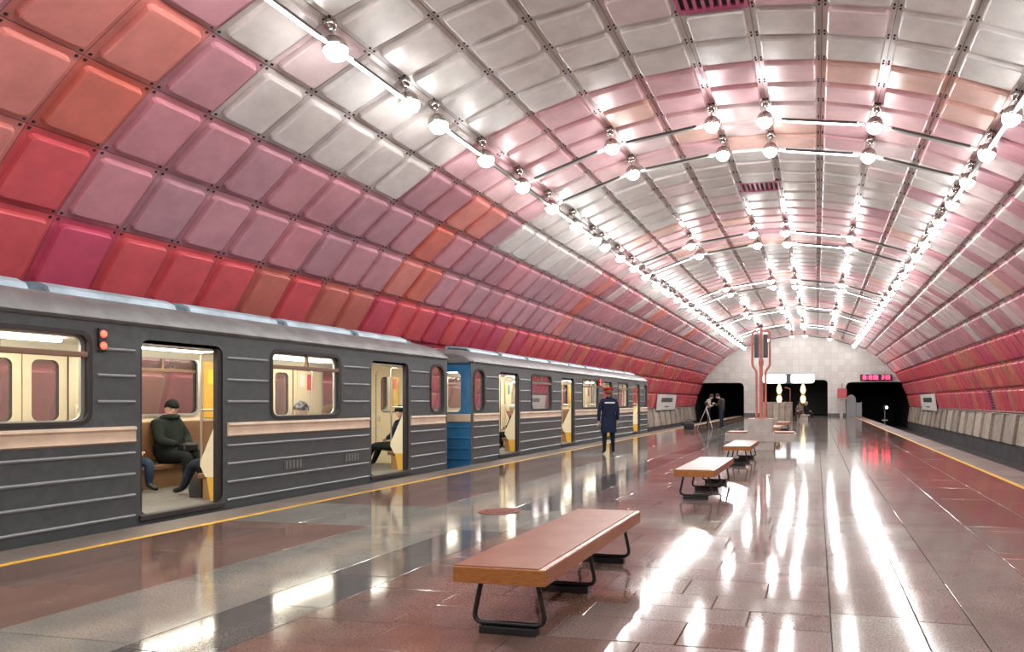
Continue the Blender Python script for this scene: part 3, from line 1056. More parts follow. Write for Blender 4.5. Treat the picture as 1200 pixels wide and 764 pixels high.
        for h in (hs[0], hs[2]):
            bm = bmesh.new()
            bm.faces.new([bm.verts.new((y, yy + s * 0.035, z)) for y, z in round_rect(*h, 5)])
            obj('pane', bm, GLASS, end)
        bm = bmesh.new()
        holed_panel(bm, -0.335, 0.335, 0.12, 2.12, [(-0.22, 0.22, 1.2, 1.98, 0.09)], yy + s * 0.02, yy + s * 0.055)
        for v in bm.verts: v.co = Vector((v.co.y, v.co.x, v.co.z))
        dr = obj('end_door', bm, [BLUE if (front_blue and e == 0) else BODY, RIM, CREAM], car)
        bm = bmesh.new()
        bm.faces.new([bm.verts.new((y, yy + s * 0.035, z)) for y, z in round_rect(-0.22, 0.22, 1.2, 1.98, 0.09, 5)])
        obj('pane', bm, GLASS, dr)
        obj('door_handle', newbox(-0.28, -0.24, *sorted((yy + s * 0.055, yy + s * 0.085)), 1.0, 1.12), STEEL, dr)
        if front_blue and e == 0:
            for z in (0.845, 0.6, 0.355, 0.115):
                obj('rib', newbox(-1.3, 1.3, yy - 0.02, yy, z - 0.018, z + 0.018, 0.006), BLUE, end)
            obj('stripe', newbox(-1.33, 1.33, yy - 0.03, yy, 0.97, 1.15, 0.01), BEIGE, end)
    # red side signal lamps
    lampo = obj('signal_lamp', newbox(1.338, 1.375, 9.91, 10.0, 2.0, 2.26, 0.01), BLACK, car)
    for z in (2.065, 2.195):
        bm = bmesh.new()
        sphere(bm, (1.378, 9.955, z), 0.022, 0.036, 0.04, 12, 8)
        obj('lens', bm, REDGLOW, lampo, 'all')
    # grilles low on the body, bogie mass under the floor
    for a in (12.75, 14.15):
        g = obj('grille', newbox(1.335, 1.348, a, a + 0.42, 0.42, 0.56, 0.004), BODY, car)
        for j in range(5):
            obj('grille_bar', newbox(1.345, 1.353, a + 0.04 + j * 0.075, a + 0.07 + j * 0.075, 0.43, 0.55), RIBM, g)
    for a in (1.4, 12.6):
        obj('bogie', newbox(-1.0, 1.0, a, a + 3.4, -0.98, -0.3, 0.05), BLACK, car)
    return car

car_near = train_car(-3.55, 'near grey train car with two red signal lamps lit beside its window', False)
car_far = train_car(15.15, 'farther train car with blue front end behind the near car', True)

# ------------------------------------------------------------------ benches
B_TOP = mat('bench_top_veneer', (0.20, 0.062, 0.032), 0.30, color2=(0.25, 0.098, 0.06), vscale=2.2, rvar=0.05, spec=0.35)
B_END = mat('bench_oak', (0.42, 0.175, 0.04), 0.4, color2=(0.24, 0.085, 0.022), vscale=5, stretch=(3, 3, 22))
B_SIDE = mat('bench_side_board', (0.33, 0.115, 0.045), 0.4, color2=(0.24, 0.08, 0.035), vscale=4, stretch=(8, 1, 14))
B_STRIP = mat('bench_edge_strip', (0.62, 0.50, 0.46), 0.25, 0.2, var=0.3, vscale=8)
IRON = mat('bench_iron', (0.010, 0.010, 0.011), 0.38)
def bench(x, y0, y1, label, w=0.60, rz=0.0):
    b = empty('bench', (x, y0, 0), rz)
    tag(b, label, 'bench', 'wooden benches down the middle of the platform')
    L = y1 - y0
    h = 0.45
    hw = w / 2
    obj('end_board', newbox(-hw, hw, 0, 0.03, h - 0.105, h - 0.008, 0.004), B_END, b)
    obj('end_board', newbox(-hw, hw, L - 0.03, L, h - 0.105, h - 0.008, 0.004), B_END, b)
    obj('side_board', newbox(-hw, -hw + 0.03, 0.0305, L - 0.0305, h - 0.105, h - 0.008, 0.004), B_SIDE, b)
    obj('side_board', newbox(hw - 0.03, hw, 0.0305, L - 0.0305, h - 0.105, h - 0.008, 0.004), B_SIDE, b)
    obj('seat_board', newbox(-hw + 0.004, hw - 0.045, 0.012, L - 0.012, h - 0.03, h, 0.003), B_TOP, b)
    obj('edge_strip', newbox(hw - 0.04, hw - 0.004, 0.012, L - 0.004, h - 0.03, h - 0.003, 0.003), B_STRIP, b)
    for yy in (0.16, L / 2, L - 0.16):
        bm = bmesh.new()
        tube(bm, arc_path([(-0.18, yy, h - 0.09), (-0.245, yy, 0.062), (0.245, yy, 0.062), (0.18, yy, h - 0.09)], 0.07), 0.0155, 10)
        leg = obj('leg', bm, IRON, b, 60)
        obj('foot_plate', newbox(-0.19, 0.19, yy - 0.035, yy + 0.035, 0.0, 0.047, 0.004), IRON, leg)
    return b
bench(-0.22, 4.0, 6.36, 'worn brown wooden bench with black loop legs, nearest to the camera')
bench(-0.09, 10.3, 12.75, 'wooden bench with shiny top, second from the camera')
bench(-0.09, 15.9, 18.4, 'wooden bench just in front of the stone block, third from the camera')
bench(-0.02, 27.6, 30.0, 'wooden bench just behind the stone block under the red pipes')
bench(0.10, 34.0, 36.4, 'farthest wooden bench, before the stone parapet')

# stone cross bench with speaker column
ST = mat('bench_stone', (0.46, 0.42, 0.38), 0.4, var=0.2, vscale=4, speck=(0.36, 0.31, 0.28), sscale=40)
sb = empty('stone_bench', (0.03, 21.6, 0))
tag(sb, 'pale stone cross bench with wooden seats and raised block below red pipes', 'stone bench')
obj('base', newbox(-0.40, 0.40, -0.40, 0.40, 0, 0.25, 0.006), ST, sb)
obj('slab', newbox(-1.03, 1.03, -0.42, 0.42, 0.252, 0.50, 0.01), ST, sb)
obj('pedestal', newbox(-0.35, 0.35, -0.35, 0.35, 0.502, 0.93, 0.008), ST, sb)
for x0, x1 in ((-0.98, -0.40), (0.40, 0.98)):
    obj('seat_board', newbox(x0, x1, -0.38, 0.38, 0.502, 0.545, 0.006), B_SIDE, sb)
RP = mat('red_pipe_paint', (0.50, 0.15, 0.115), 0.4, var=0.12, vscale=3)
sc = empty('speaker_column', (0.03, 21.6, 0.93))
tag(sc, 'tall red pipe column holding two black loudspeakers above the stone bench', 'column')
bm = bmesh.new(); tube(bm, [(0, 0, 0), (0, 0, 2.72)], 0.05, 14); obj('central_pipe', bm, RP, sc, 60)
for sx in (-1, 1):
    bm = bmesh.new()
    tube(bm, arc_path([(sx * 0.135, 0, 0), (sx * 0.135, 0, 1.42), (sx * 0.26, 0, 1.58), (sx * 0.26, 0, 2.60), (sx * 0.02, 0, 2.63)], 0.07), 0.034, 12)
    obj('side_pipe', bm, RP, sc, 60)
    spk = obj('loudspeaker', newbox(*sorted((sx * 0.065, sx * 0.20)), -0.07, 0.07, 1.82, 2.50, 0.01), mat('speaker_black', (0.02, 0.02, 0.022), 0.5), sc)
    for k in range(4):
        xx = sx * (0.075 + 0.035 * k)
        obj('grille_bar', newbox(xx - 0.004, xx + 0.004, -0.078, -0.07, 1.85, 2.47), mat('speaker_grille', (0.16, 0.16, 0.17), 0.4, 0.5), spk)
bm = bmesh.new(); lathe(bm, [(0.05, 1.56), (0.075, 1.62), (0.075, 1.74), (0.05, 1.80)], 14); obj('collar', bm, RP, sc, 40)
bm = bmesh.new(); sphere(bm, (0, 0, 2.76), 0.06, 0.06, 0.06); obj('finial', bm, mat('finial_dark', (0.06, 0.05, 0.05), 0.4), sc, 'all')
for k, x in enumerate((-0.135, 0, 0.135)):
    bm = bmesh.new(); lathe(bm, [(0.08, 0), (0.08, 0.02), (0.05, 0.03), (0.045, 0.0)], 12, centre=(x, 0, 0.001)); obj('flange', bm, RP, sc, 40)

# stone parapet of the escalator well
par = empty('stone_parapet', (-1.35, 54.0, 0))
tag(par, 'stone clad parapet of upright slabs near the end of the platform', 'parapet')
obj('core', newbox(-1.0, 1.1, 0.06, 3.0, 0, 1.26), CONC, par)
for k in range(5):
    w = 0.44
    x = -1.05 + k * w
    obj('slab', newbox(x + 0.015, x + w - 0.015, 0, 0.06, 0, 1.28 + 0.03 * (k % 2), 0.015), STONE[k % 3], par)
for k in range(6):
    y = 0.06 + k * 0.49
    obj('slab', newbox(1.1, 1.16, y + 0.012, y + 0.478, 0, 1.29, 0.015), STONE[(k + 1) % 3], par)
    obj('slab', newbox(-1.06, -1.0, y + 0.012, y + 0.478, 0, 1.29, 0.015), STONE[(k + 2) % 3], par)
obj('top_slab', newbox(-1.06, 1.16, 0, 3.06, 1.305, 1.37, 0.01), STONE[0], par)

# manhole cover in the floor
mh = empty('manhole_cover', (-2.42, 8.75, 0.002))
tag(mh, 'round rusty red manhole cover set in the floor', 'manhole cover')
bm = bmesh.new(); lathe(bm, [(0.20, 0), (0.20, 0.006), (0.27, 0.006), (0.27, 0)], 28); obj('rim', bm, mat('manhole_red', (0.24, 0.06, 0.04), 0.5), mh)
bm = bmesh.new(); lathe(bm, [(0.0, 0.004), (0.198, 0.004), (0.198, 0)], 28); obj('lid', bm, mat('manhole_iron', (0.10, 0.045, 0.035), 0.55, 0.3), mh)
for k in range(5):
    x = -0.13 + 0.065 * k
    l = math.sqrt(0.18 ** 2 - x * x)
    obj('tread', newbox(x - 0.012, x + 0.012, -l, l, 0.004, 0.010), mat('manhole_red', (0.2, 0.05, 0.04)), mh)

# ------------------------------------------------------------------ signs, boards and end-wall things
lb = empty('light_box_sign', (-0.95, Y_END - 0.45, 3.12))
tag(lb, 'long white illuminated sign of two panels over the central opening', 'sign')
LBX = mat('lightbox_glow', (1, 1, 1), 0.4, emit=(0.92, 0.98, 1.0), estr=2.6)
bm = bmesh.new(); pr = round_rect(-2.45, 2.45, 0, 0.9, 0.4, 6); loft(bm, [[(x, y, z) for x, z in pr] for y in (0.06, 0.3)]); obj('case', bm, mat('sign_case', (0.5, 0.5, 0.5), 0.4), lb)
bm = bmesh.new(); pr = round_rect(-2.42, -0.2, 0.03, 0.87, 0.3, 6); loft(bm, [[(x, y, z) for x, z in pr] for y in (0.0, 0.06)]); obj('panel', bm, LBX, lb)
bm = bmesh.new(); pr = round_rect(0.2, 2.42, 0.03, 0.87, 0.3, 6); loft(bm, [[(x, y, z) for x, z in pr] for y in (0.0, 0.06)]); obj('panel', bm, LBX, lb)
obj('divider', newbox(-0.19, 0.19, -0.02, 0.06, 0.0, 0.9), mat('sign_divider', (0.06, 0.07, 0.08), 0.4), lb)
for x in (-1.6, 1.6):
    obj('bracket', newbox(x - 0.04, x + 0.04, 0.3, 0.45, 0.35, 0.55), BLACK, lb)

cl = empty('clock_display', (7.0, Y_END - 0.5, 3.36))
tag(cl, 'red illuminated digital clock over the right tunnel opening', 'clock')
obj('case', newbox(-1.42, 1.42, 0.06, 0.3, 0, 0.56, 0.02), BLACK, cl)
obj('face', newbox(-1.38, 1.38, 0.045, 0.06, 0.03, 0.53), mat('clock_face', (0.05, 0.004, 0.006), 0.4), cl)
for x in (-1.0, 1.0):
    obj('bracket', newbox(x - 0.05, x + 0.05, 0.3, 0.5, 0.1, 0.45), BLACK, cl)
LED = mat('led_red', (1, 0.05, 0.1), 0.4, emit=(1.0, 0.035, 0.10), estr=11.0)
SEG = {'0': 'abcdef', '1': 'bc', '2': 'abged', '3': 'abgcd', '4': 'fgbc', '5': 'afgcd', '6': 'afgedc', '7': 'abc', '8': 'abcdefg', '9': 'abcdfg'}
def digit(bm, ch, x, z, w, h, t=0.035):
    if ch == ':':
        for q in (0.3, 0.7): box(bm, x + 0.02, x + 0.06, 0.03, 0.045, z + h * q - 0.02, z + h * q + 0.02)
        return
    S = {'a': (x, x + w, z + h - t, z + h), 'd': (x, x + w, z, z + t), 'g': (x, x + w, z + h / 2 - t / 2, z + h / 2 + t / 2),
         'f': (x, x + t, z + h / 2, z + h), 'e': (x, x + t, z, z + h / 2), 'b': (x + w - t, x + w, z + h / 2, z + h), 'c': (x + w - t, x + w, z, z + h / 2)}
    for s in SEG[ch]:
        a, b, c, d = S[s]; box(bm, a, b, 0.03, 0.045, c, d)
x = -1.28
for ch in '18:19:08':
    bm = bmesh.new(); digit(bm, ch, x, 0.1, 0.15, 0.36)
    obj('digit', bm, LED, cl)
    x += 0.10 if ch == ':' else 0.215
x = 0.52
for ch in '2:33':
    bm = bmesh.new(); digit(bm, ch, x, 0.1, 0.15, 0.36)
    obj('digit', bm, LED, cl)
    x += 0.10 if ch == ':' else 0.215

SIGNW = mat('station_sign_face', (0.66, 0.64, 0.60), 0.4, var=0.06)
LETTER = mat('station_sign_letter', (0.03, 0.035, 0.03), 0.5)
def station_sign(side, y0, y1, label):
    s = empty('station_sign', (0, y0, 0))
    tag(s, label, 'sign', 'station name signs')
    bx, bz, tx, tz = side * 9.86, 0.72, side * 9.70, 2.02
    L = y1 - y0
    ins = 0.06
    bm = bmesh.new()
    loft(bm, [[(bx, y, bz), (bx + side * ins, y, bz), (tx + side * ins, y, tz), (tx, y, tz)] for y in (0, L)])
    obj('board', bm, SIGNW, s)
    for q0, q1 in ((0, 0.03), (0.97, 1.0)):
        pa = [(bx + (tx - bx) * q, bz + (tz - bz) * q) for q in (q0, q1)]
        bm = bmesh.new()
        loft(bm, [[(pa[0][0] - side * 0.03, y, pa[0][1]), (pa[0][0], y, pa[0][1]), (pa[1][0], y, pa[1][1]), (pa[1][0] - side * 0.03, y, pa[1][1])] for y in (-0.02, L + 0.02)])
        obj('edge_trim', bm, CASING, s)
    n = 9
    r = random.Random(2)
    for k in range(n):
        a = L * 0.2 + k * L * 0.6 / n
        w = L * 0.6 / n * 0.72
        def strip(ya, yb, qa, qb):
            bm = bmesh.new()
            P = [(bx + (tx - bx) * q, bz + (tz - bz) * q) for q in (qa, qb)]
            loft(bm, [[(P[0][0] - side * 0.02, y, P[0][1]), (P[0][0], y, P[0][1]), (P[1][0], y, P[1][1]), (P[1][0] - side * 0.02, y, P[1][1])] for y in (ya, yb)])
            return bm
        obj('letter_block', strip(a, a + w, 0.5, 0.76), LETTER, s)
    obj('letter_block', strip(L * 0.4, L * 0.62, 0.2, 0.26), LETTER, s)
    bm = bmesh.new()
    for y in (0.4, L - 0.4):
        tube(bm, [(tx + side * 0.05, y, tz - 0.3), (side * 10.05, y, tz - 0.3)], 0.02, 6)
    obj('bracket', bm, CASING, s)
station_sign(-1, 51.5, 58.5, 'pale station name board on the left wall beyond the train')
station_sign(1, 53.5, 60.5, 'pale station name board on the right wall beside the clock end')

rb = empty('fire_cabinet', (3.95, Y_END - 1.2, 0))
tag(rb, 'red cabinet on a post beside the right tunnel opening', 'cabinet')
obj('post', newbox(-0.22, 0.06, 0.1, 0.2, 0, 1.72), mat('post_grey', (0.42, 0.37, 0.34), 0.5), rb)
obj('box', newbox(-0.42, 0.42, -0.05, 0.3, 1.74, 2.62, 0.03), mat('cabinet_red', (0.45, 0.05, 0.06), 0.4), rb)
obj('door', newbox(-0.36, 0.36, -0.07, -0.05, 1.82, 2.54, 0.006), mat('cabinet_red_door', (0.5, 0.07, 0.08), 0.4), rb)
obj('shelf', newbox(-0.45, 0.45, -0.1, 0.32, 1.66, 1.735, 0.01), mat('post_grey', (0.4, 0.4, 0.4)), rb)
bm = bmesh.new(); tube(bm, [(0.0, 0.1, 2.62), (0.0, 0.1, 3.1)], 0.03, 8); obj('conduit', bm, BLACK, rb)
gb = empty('grey_gate', (4.9, Y_END - 0.5, 0))
tag(gb, 'grey metal gate with arched top at the platform end beside the right tunnel', 'gate')
GM = mat('gate_grey', (0.24, 0.25, 0.26), 0.45)
bm = bmesh.new()
pts = [(-0.55, 0.0), (0.30, 0.0), (0.30, 1.55)] + [(-0.125 + 0.425 * math.cos(R(a)), 1.55 + 0.5 * math.sin(R(a))) for a in range(15, 166, 15)] + [(-0.55, 1.55)]
loft(bm, [[(x, y, z) for x, z in pts] for y in (0, 0.05)])
obj('leaf', bm, GM, gb)
obj('side_panel', newbox(0.32, 0.75, 0.0, 0.04, 0, 1.3, 0.01), GM, gb)
obj('post', newbox(0.75, 0.83, -0.02, 0.06, 0, 1.38), GM, gb)
sg = empty('tunnel_signal', (7.9, Y_END + 1.0, TRACK_Z))
tag(sg, 'small white signal light on a post inside the right tunnel', 'signal')
bm = bmesh.new(); tube(bm, [(0, 0, 0), (0, 0, 2.1)], 0.04, 8); obj('post', bm, mat('signal_post', (0.25, 0.25, 0.26), 0.5), sg)
obj('head', newbox(-0.14, 0.14, -0.06, 0.08, 1.75, 2.25, 0.02), BLACK, sg)
bm = bmesh.new(); sphere(bm, (0.16, -0.1, 2.0), 0.13, 0.08, 0.13); obj('lens', bm, mat('signal_white', (1, 1, 1), 0.4, emit=(1, 1, 0.97), estr=4.0), sg, 'all')
obj('plate', newbox(-0.25, 0.25, -0.03, 0.0, 0.75, 0.85), mat('signal_plate', (0.6, 0.6, 0.6), 0.5), sg)
# warm standing lamps of the escalator
WARM = mat('escalator_lamp_glow', (1, 0.8, 0.4), 0.4, emit=(1.0, 0.80, 0.42), estr=2.2)
BRASS = mat('escalator_brass', (0.5, 0.34, 0.12), 0.35, 0.8)
for x, lab in ((-1.95, 'warm glowing torch lamp of the escalator, left one'), (0.35, 'warm glowing torch lamp of the escalator, right one')):
    t = empty('torch_lamp', (x, Y_END + 2.2, 0))
    tag(t, lab, 'lamp', 'torch lamps of the escalator')
    bm = bmesh.new(); lathe(bm, [(0, 0), (0.32, 0), (0.32, 0.08), (0.12, 0.14), (0.09, 0.9), (0.28, 1.15), (0.28, 1.25), (0.10, 1.3), (0.0, 1.3)], 16); obj('stand', bm, BRASS, t, 40)
    bm = bmesh.new(); lathe(bm, [(0, 1.3), (0.18, 1.32), (0.27, 1.62), (0.22, 1.9), (0.12, 1.98), (0, 1.98)], 16); obj('shade', bm, WARM, t, 40)
    bm = bmesh.new(); lathe(bm, [(0.10, 1.98), (0.3, 2.05), (0.3, 2.13), (0.1, 2.2), (0, 2.2)], 16); obj('collar', bm, BRASS, t, 40)
    bm = bmesh.new(); lathe(bm, [(0, 2.2), (0.16, 2.22), (0.27, 2.5), (0.2, 2.85), (0.1, 3.1), (0, 3.15)], 16); obj('shade', bm, WARM, t, 40)
for x, lab in ((-2.95, 'thin red pipe stand left of the escalator lamps'), (-0.75, 'thin red pipe stand between the escalator lamps')):
    t = empty('pipe_stand', (x, Y_END - 2.0, 0)); tag(t, lab, 'pipe stand', 'red pipe stands before the escalator')
    bm = bmesh.new(); tube(bm, arc_path([(0, 0, 0), (0, 0, 2.6), (-0.5, 0, 2.7)], 0.12), 0.035, 8); obj('pipe', bm, RP, t, 60)
    obj('base', newbox(-0.14, 0.14, -0.1, 0.1, 0, 0.12, 0.01), RP, t)

# ------------------------------------------------------------------ people
SKIN = mat('skin', (0.66, 0.42, 0.33), 0.5)
EYE = mat('eye_dark', (0.02, 0.015, 0.015), 0.3)
LIP = mat('lips', (0.42, 0.14, 0.12), 0.5)
def cloth(name, c):
    return mat('cloth_' + name, c, 0.85, var=0.25, vscale=9, bump=0.2, bscale=40, spec=0.2)
STAND = dict(pelvis=(0, 0, .95), spine=(0, 0, 1.13), chest=(0, 0, 1.33), nb=(0, -.01, 1.47), neck=(0, .01, 1.54), head=(0, .03, 1.645),
             sh=(.185, -.01, 1.42), el=(.245, -.03, 1.14), wr=(.25, .06, .90), hip=(.095, 0, .93), kn=(.11, .02, .50), an=(.12, -.03, .09), toe=(.14, .13, .045))
SIT = dict(pelvis=(0, 0, .55), spine=(0, -.03, .73), chest=(0, -.04, .93), nb=(0, -.03, 1.06), neck=(0, -.01, 1.13), head=(0, .02, 1.235),
           sh=(.18, -.04, 1.01), el=(.23, .06, .76), wr=(.10, .26, .70), hip=(.095, .03, .53), kn=(.12, .44, .54), an=(.12, .42, .09), toe=(.13, .58, .045))
RAD = dict(pelvis=.135, spine=.125, chest=.14, nb=.075, neck=.055, sh=.075, el=.052, wr=.036, hip=.10, kn=.066, an=.047, toe=.042)
def person(label, loc, rotz, pose, coat, trousers, shoes, hand=None, hair=None, hat=None, over=None, scale=1.0, bulk=1.0, skirt=None, extra=None, hood=None, group=None, wrap=False):
    root = empty('person', loc, rotz)
    root.scale = (scale,) * 3
    tag(root, label, 'person', group)
    J = {}
    for k, v in pose.items():
        if k in ('sh', 'el', 'wr', 'hip', 'kn', 'an', 'toe'):
            J[k + 'L'] = Vector((-v[0], v[1], v[2])); J[k + 'R'] = Vector(v)
        else:
            J[k] = Vector(v)
    for k, v in (over or {}).items(): J[k] = Vector(v)
    bones = [('pelvis', 'spine', 'c'), ('spine', 'chest', 'c'), ('chest', 'nb', 'c'), ('nb', 'neck', 's')]
    for s in 'LR':
        bones += [('chest', 'sh' + s, 'c'), ('sh' + s, 'el' + s, 'c'), ('el' + s, 'wr' + s, 'c'), ('pelvis', 'hip' + s, 't'), ('hip' + s, 'kn' + s, 't'), ('kn' + s, 'an' + s, 't'), ('an' + s, 'toe' + s, 'f')]
    names = ['pelvis'] + [n for n in J if n not in ('pelvis', 'head')]
    me = bpy.data.meshes.new('tmp')
    me.from_pydata([J[n] for n in names], [(names.index(a), names.index(b)) for a, b, _ in bones], [])
    o = bpy.data.objects.new('tmp', me); COL.objects.link(o)
    md = o.modifiers.new('skin', 'SKIN')
    for i, n in enumerate(names):
        b = n[:-1] if n[-1] in 'LR' and n[:-1] in RAD else n
        r = RAD[b] * (bulk if b not in ('neck', 'toe', 'an') else 1)
        rx, ry = (r, r)
        me.skin_vertices[0].data[i].radius = (rx, ry)
        me.skin_vertices[0].data[i].use_root = (n == 'pelvis')
    sd = o.modifiers.new('sub', 'SUBSURF'); sd.levels = 1; sd.render_levels = 1
    dg = bpy.context.evaluated_depsgraph_get()
    ev = o.evaluated_get(dg)
    em = bpy.data.meshes.new_from_object(ev)
    bm = bmesh.new(); bm.from_mesh(em)
    bpy.data.objects.remove(o); bpy.data.meshes.remove(em)
    bm.faces.ensure_lookup_table()
    idx = {'c': 1, 't': 2, 'f': 3, 's': 1 if wrap else 0}
    segs = [(J[a], J[b], idx[c]) for a, b, c in bones]
    for f in bm.faces:
        p = f.calc_center_median()
        best, bi = 9, 1
        for a, b, c in segs:
            d = b - a
            t = max(0, min(1, (p - a).dot(d) / d.length_squared))
            q = (p - a - d * t).length
            if q < best: best, bi = q, c
        if bi == 0 and p.z < J['neck'].z - .02: bi = 1
        f.material_index = bi
        f.smooth = True
    # head with face
    H = J['head']; N = J['neck']
    up = (H - N).normalized()
    fwd = Vector((0, 1, 0)) if not extra or 'look' not in extra else Vector(extra['look']).normalized()
    fwd = (fwd - up * fwd.dot(up)).normalized()
    rt = fwd.cross(up)
    q = Matrix((rt, fwd, up)).transposed().to_quaternion()
    def hp(x, y, z): return H + rt * x + fwd * y + up * z
    sphere(bm, H, .076, .096, .115, 16, 11, 0, q)
    sphere(bm, hp(0, .03, -.06), .056, .065, .06, 12, 8, 0, q)
    sphere(bm, hp(0, .098, -.015), .013, .02, .028, 8, 6, 0, q)
    for s in (-1, 1):
        sphere(bm, hp(s * .03, .086, .012), .012, .010, .008, 8, 6, 4, q)
        sphere(bm, hp(s * .077, -.005, -.005), .012, .022, .032, 8, 6, 0, q)
    sphere(bm, hp(0, .09, -.058), .024, .010, .007, 8, 6, 5, q)
    # hands with five fingers
    for s in 'LR':
        w, e = J['wr' + s], J['el' + s]
        d = (w - e).normalized()
        sgn = -1 if s == 'L' else 1
        side = d.cross(Vector((0, 0, 1)))
        side = side.normalized() if side.length > .1 else Vector((0, 1, 0))
        if d.z < -0.6: side = Vector((0, 1, 0)) * -1
        nrm = side.cross(d).normalized()
        hm = 6
        c = w + d * .045
        qq = Matrix((side, d, nrm)).transposed().to_quaternion()
        sphere(bm, c, .042, .058, .022, 10, 7, hm, qq)
        for k, (off_, ln) in enumerate(((-.030, .062), (-.010, .074), (.010, .070), (.030, .055))):
            b0 = c + side * off_ + d * .040
            tube(bm, [b0, b0 + d * ln * .5 - nrm * .006, b0 + d * ln * .85 - nrm * .026], [.0105, .0095, .0075], 6, hm)
        b0 = c - side * .036 - d * .012
        tube(bm, [b0, b0 - side * .022 + d * .028, b0 - side * .026 + d * .056], [.0125, .011, .0085], 6, hm)
    me = bpy.data.meshes.new('body')
    bm.to_mesh(me); bm.free()
    for m in (SKIN, coat, trousers, shoes, EYE, LIP, hand or SKIN): me.materials.append(m)
    for p in me.polygons: p.use_smooth = True
    link('body', me, root)
    if skirt:
        zs, w0, w1, dp = skirt      # bottom height, waist width, hem width, depth ratio
        bm = bmesh.new()
        C = J['chest']; S = J['spine']; P = J['pelvis']
        levels = [(J['nb'] + Vector((0, 0, -.015)), .09), (J['chest'] + Vector((0, 0, .06)), .185 * bulk), (C, .19 * bulk), (S, w0), (P, (w0 + w1) / 2), (Vector((P.x, P.y, zs)), w1)]
        loft(bm, [[(c.x + r * math.cos(a * math.pi / 8), c.y + r * dp * math.sin(a * math.pi / 8), c.z) for a in range(16)] for c, r in levels], caps=False)
        for f in bm.faces: f.smooth = True
        obj('coat', bm, coat, root)
    if hood:
        bm = bmesh.new()
        sphere(bm, hp(0, -.02, .01), .125, .125, .15, 14, 9, 0, q)
        obj('hood', bm, hood, root, 'all')
    if hat or hair:
        bm = bmesh.new()
        rings = []
        for (z, r) in ((-.005 if hat else -.03, 1.10), (.03, 1.15), (.07, 1.08), (.105, .80), (.13, .42), (.138, .1)):
            sc_ = r
            ring = []
            for a in range(18):
                t = a * math.pi / 9
                y = .098 * sc_ * math.sin(t)
                zz = z + (0.0 if y > 0 else (-.045 if not hat else -.03) * (-y / .1) if z < .02 else 0)
                if z < .02 and y > 0.03: zz = .045
                ring.append(hp(.080 * sc_ * math.cos(t), y, zz))
            rings.append(ring)
        loft(bm, rings)
        obj('hat' if hat else 'hair', bm, hat or hair, root, 'all')
    for fn in (extra or {}).get('add', []): fn(root, J, hp)
    return root

NAVY = cloth('navy', (0.012, 0.018, 0.045)); BLK = cloth('black', (0.012, 0.013, 0.013)); JEANS = cloth('jeans', (0.03, 0.05, 0.09)); DJ = cloth('dark_jeans', (0.022, 0.028, 0.045))
OLIVE = cloth('olive', (0.13, 0.125, 0.075)); BROWN = cloth('brown', (0.075, 0.04, 0.025)); GREYC = cloth('grey', (0.22, 0.2, 0.185)); GREEN = cloth('dark_olive', (0.045, 0.045, 0.034))
LIGHT = cloth('light', (0.55, 0.5, 0.44)); PUFF = cloth('black_green', (0.018, 0.024, 0.021)); SHOE = mat('shoe_leather', (0.015, 0.013, 0.012), 0.4)
HAIRD = mat('hair_dark', (0.02, 0.013, 0.010), 0.6); HAIRR = mat('hair_red', (0.22, 0.05, 0.025), 0.6); REDCAP = cloth('red', (0.45, 0.03, 0.035)); BEIGEH = cloth('beige', (0.55, 0.42, 0.24)); WOOL = cloth('pale_wool', (0.5, 0.52, 0.5))
def badge(root, J, hp):
    obj('epaulette_band', newbox(-0.135, 0.135, -0.155, -0.142, 1.36, 1.395, 0.003), WHITE, root)
def cap_brim(m):
    def f(root, J, hp):
        bm = bmesh.new()
        lathe(bm, [(0.0, .08), (.135, .085), (.145, .105), (.12, .125), (.0, .14)], 18, centre=(0, 0, 0))
        for v in bm.verts: v.co = hp(v.co.x, v.co.y + .0, v.co.z)
        obj('cap_crown', bm, m, root, 'all')
    return f
def shoulder_bag(root, J, hp):
    bm = newbox(-0.13, 0.13, -0.06, 0.06, 0.0, 0.26, 0.03)
    obj('carried_bag', bm, mat('bag_black', (0.015, 0.015, 0.017), 0.3), root, loc=(0.0, .46, 0.0))
# officer on the platform, back to the camera, facing the train's far end
person('person in long navy coat and red cap standing on the platform facing the train', (-3.9, 18.85, 0), R(28), STAND, NAVY, cloth('navy_trousers', (0.012, 0.013, 0.02)), SHOE, hair=HAIRR, scale=1.02, bulk=1.1,
       skirt=(.58, .19, .22, .75), extra=dict(add=[badge, cap_brim(REDCAP)]), over=dict(wrL=(-.27, .02, .88), elL=(-.27, -.04, 1.14)))
# camera crew
person('person in dark olive jacket bending over the tripod camera', (-3.27, 37.9, 0), R(78), STAND, GREEN, DJ, SHOE, hair=HAIRD, scale=1.07, bulk=1.15,
       over=dict(chest=(0, .04, 1.33), nb=(0, .10, 1.46), neck=(0, .15, 1.52), head=(0, .21, 1.60), wrL=(-.1, .36, 1.22), wrR=(.1, .36, 1.22), elL=(-.23, .12, 1.12), elR=(.23, .12, 1.12)), extra=dict(look=(0, 1, -.6)))
person('person in pale vest facing the colleague across the tripod camera', (-4.02, 38.1, 0), R(-85), STAND, cloth('pale_vest', (0.42, 0.37, 0.32)), cloth('charcoal', (0.02, 0.02, 0.022)), SHOE, hair=HAIRD, scale=1.05,
       over=dict(chest=(0, .03, 1.33), nb=(0, .08, 1.46), neck=(0, .12, 1.52), head=(0, .17, 1.61), wrL=(-.1, .3, 1.18), wrR=(.1, .3, 1.18), elL=(-.23, .1, 1.1), elR=(.23, .1, 1.1)), extra=dict(look=(0, 1, -.5)))
ALU = mat('tripod_aluminium', (0.5, 0.5, 0.52), 0.3, 0.9)
tp = empty('tripod', (-3.98, 37.2, 0)); tag(tp, 'silver camera tripod in front of the two camera operators', 'tripod')
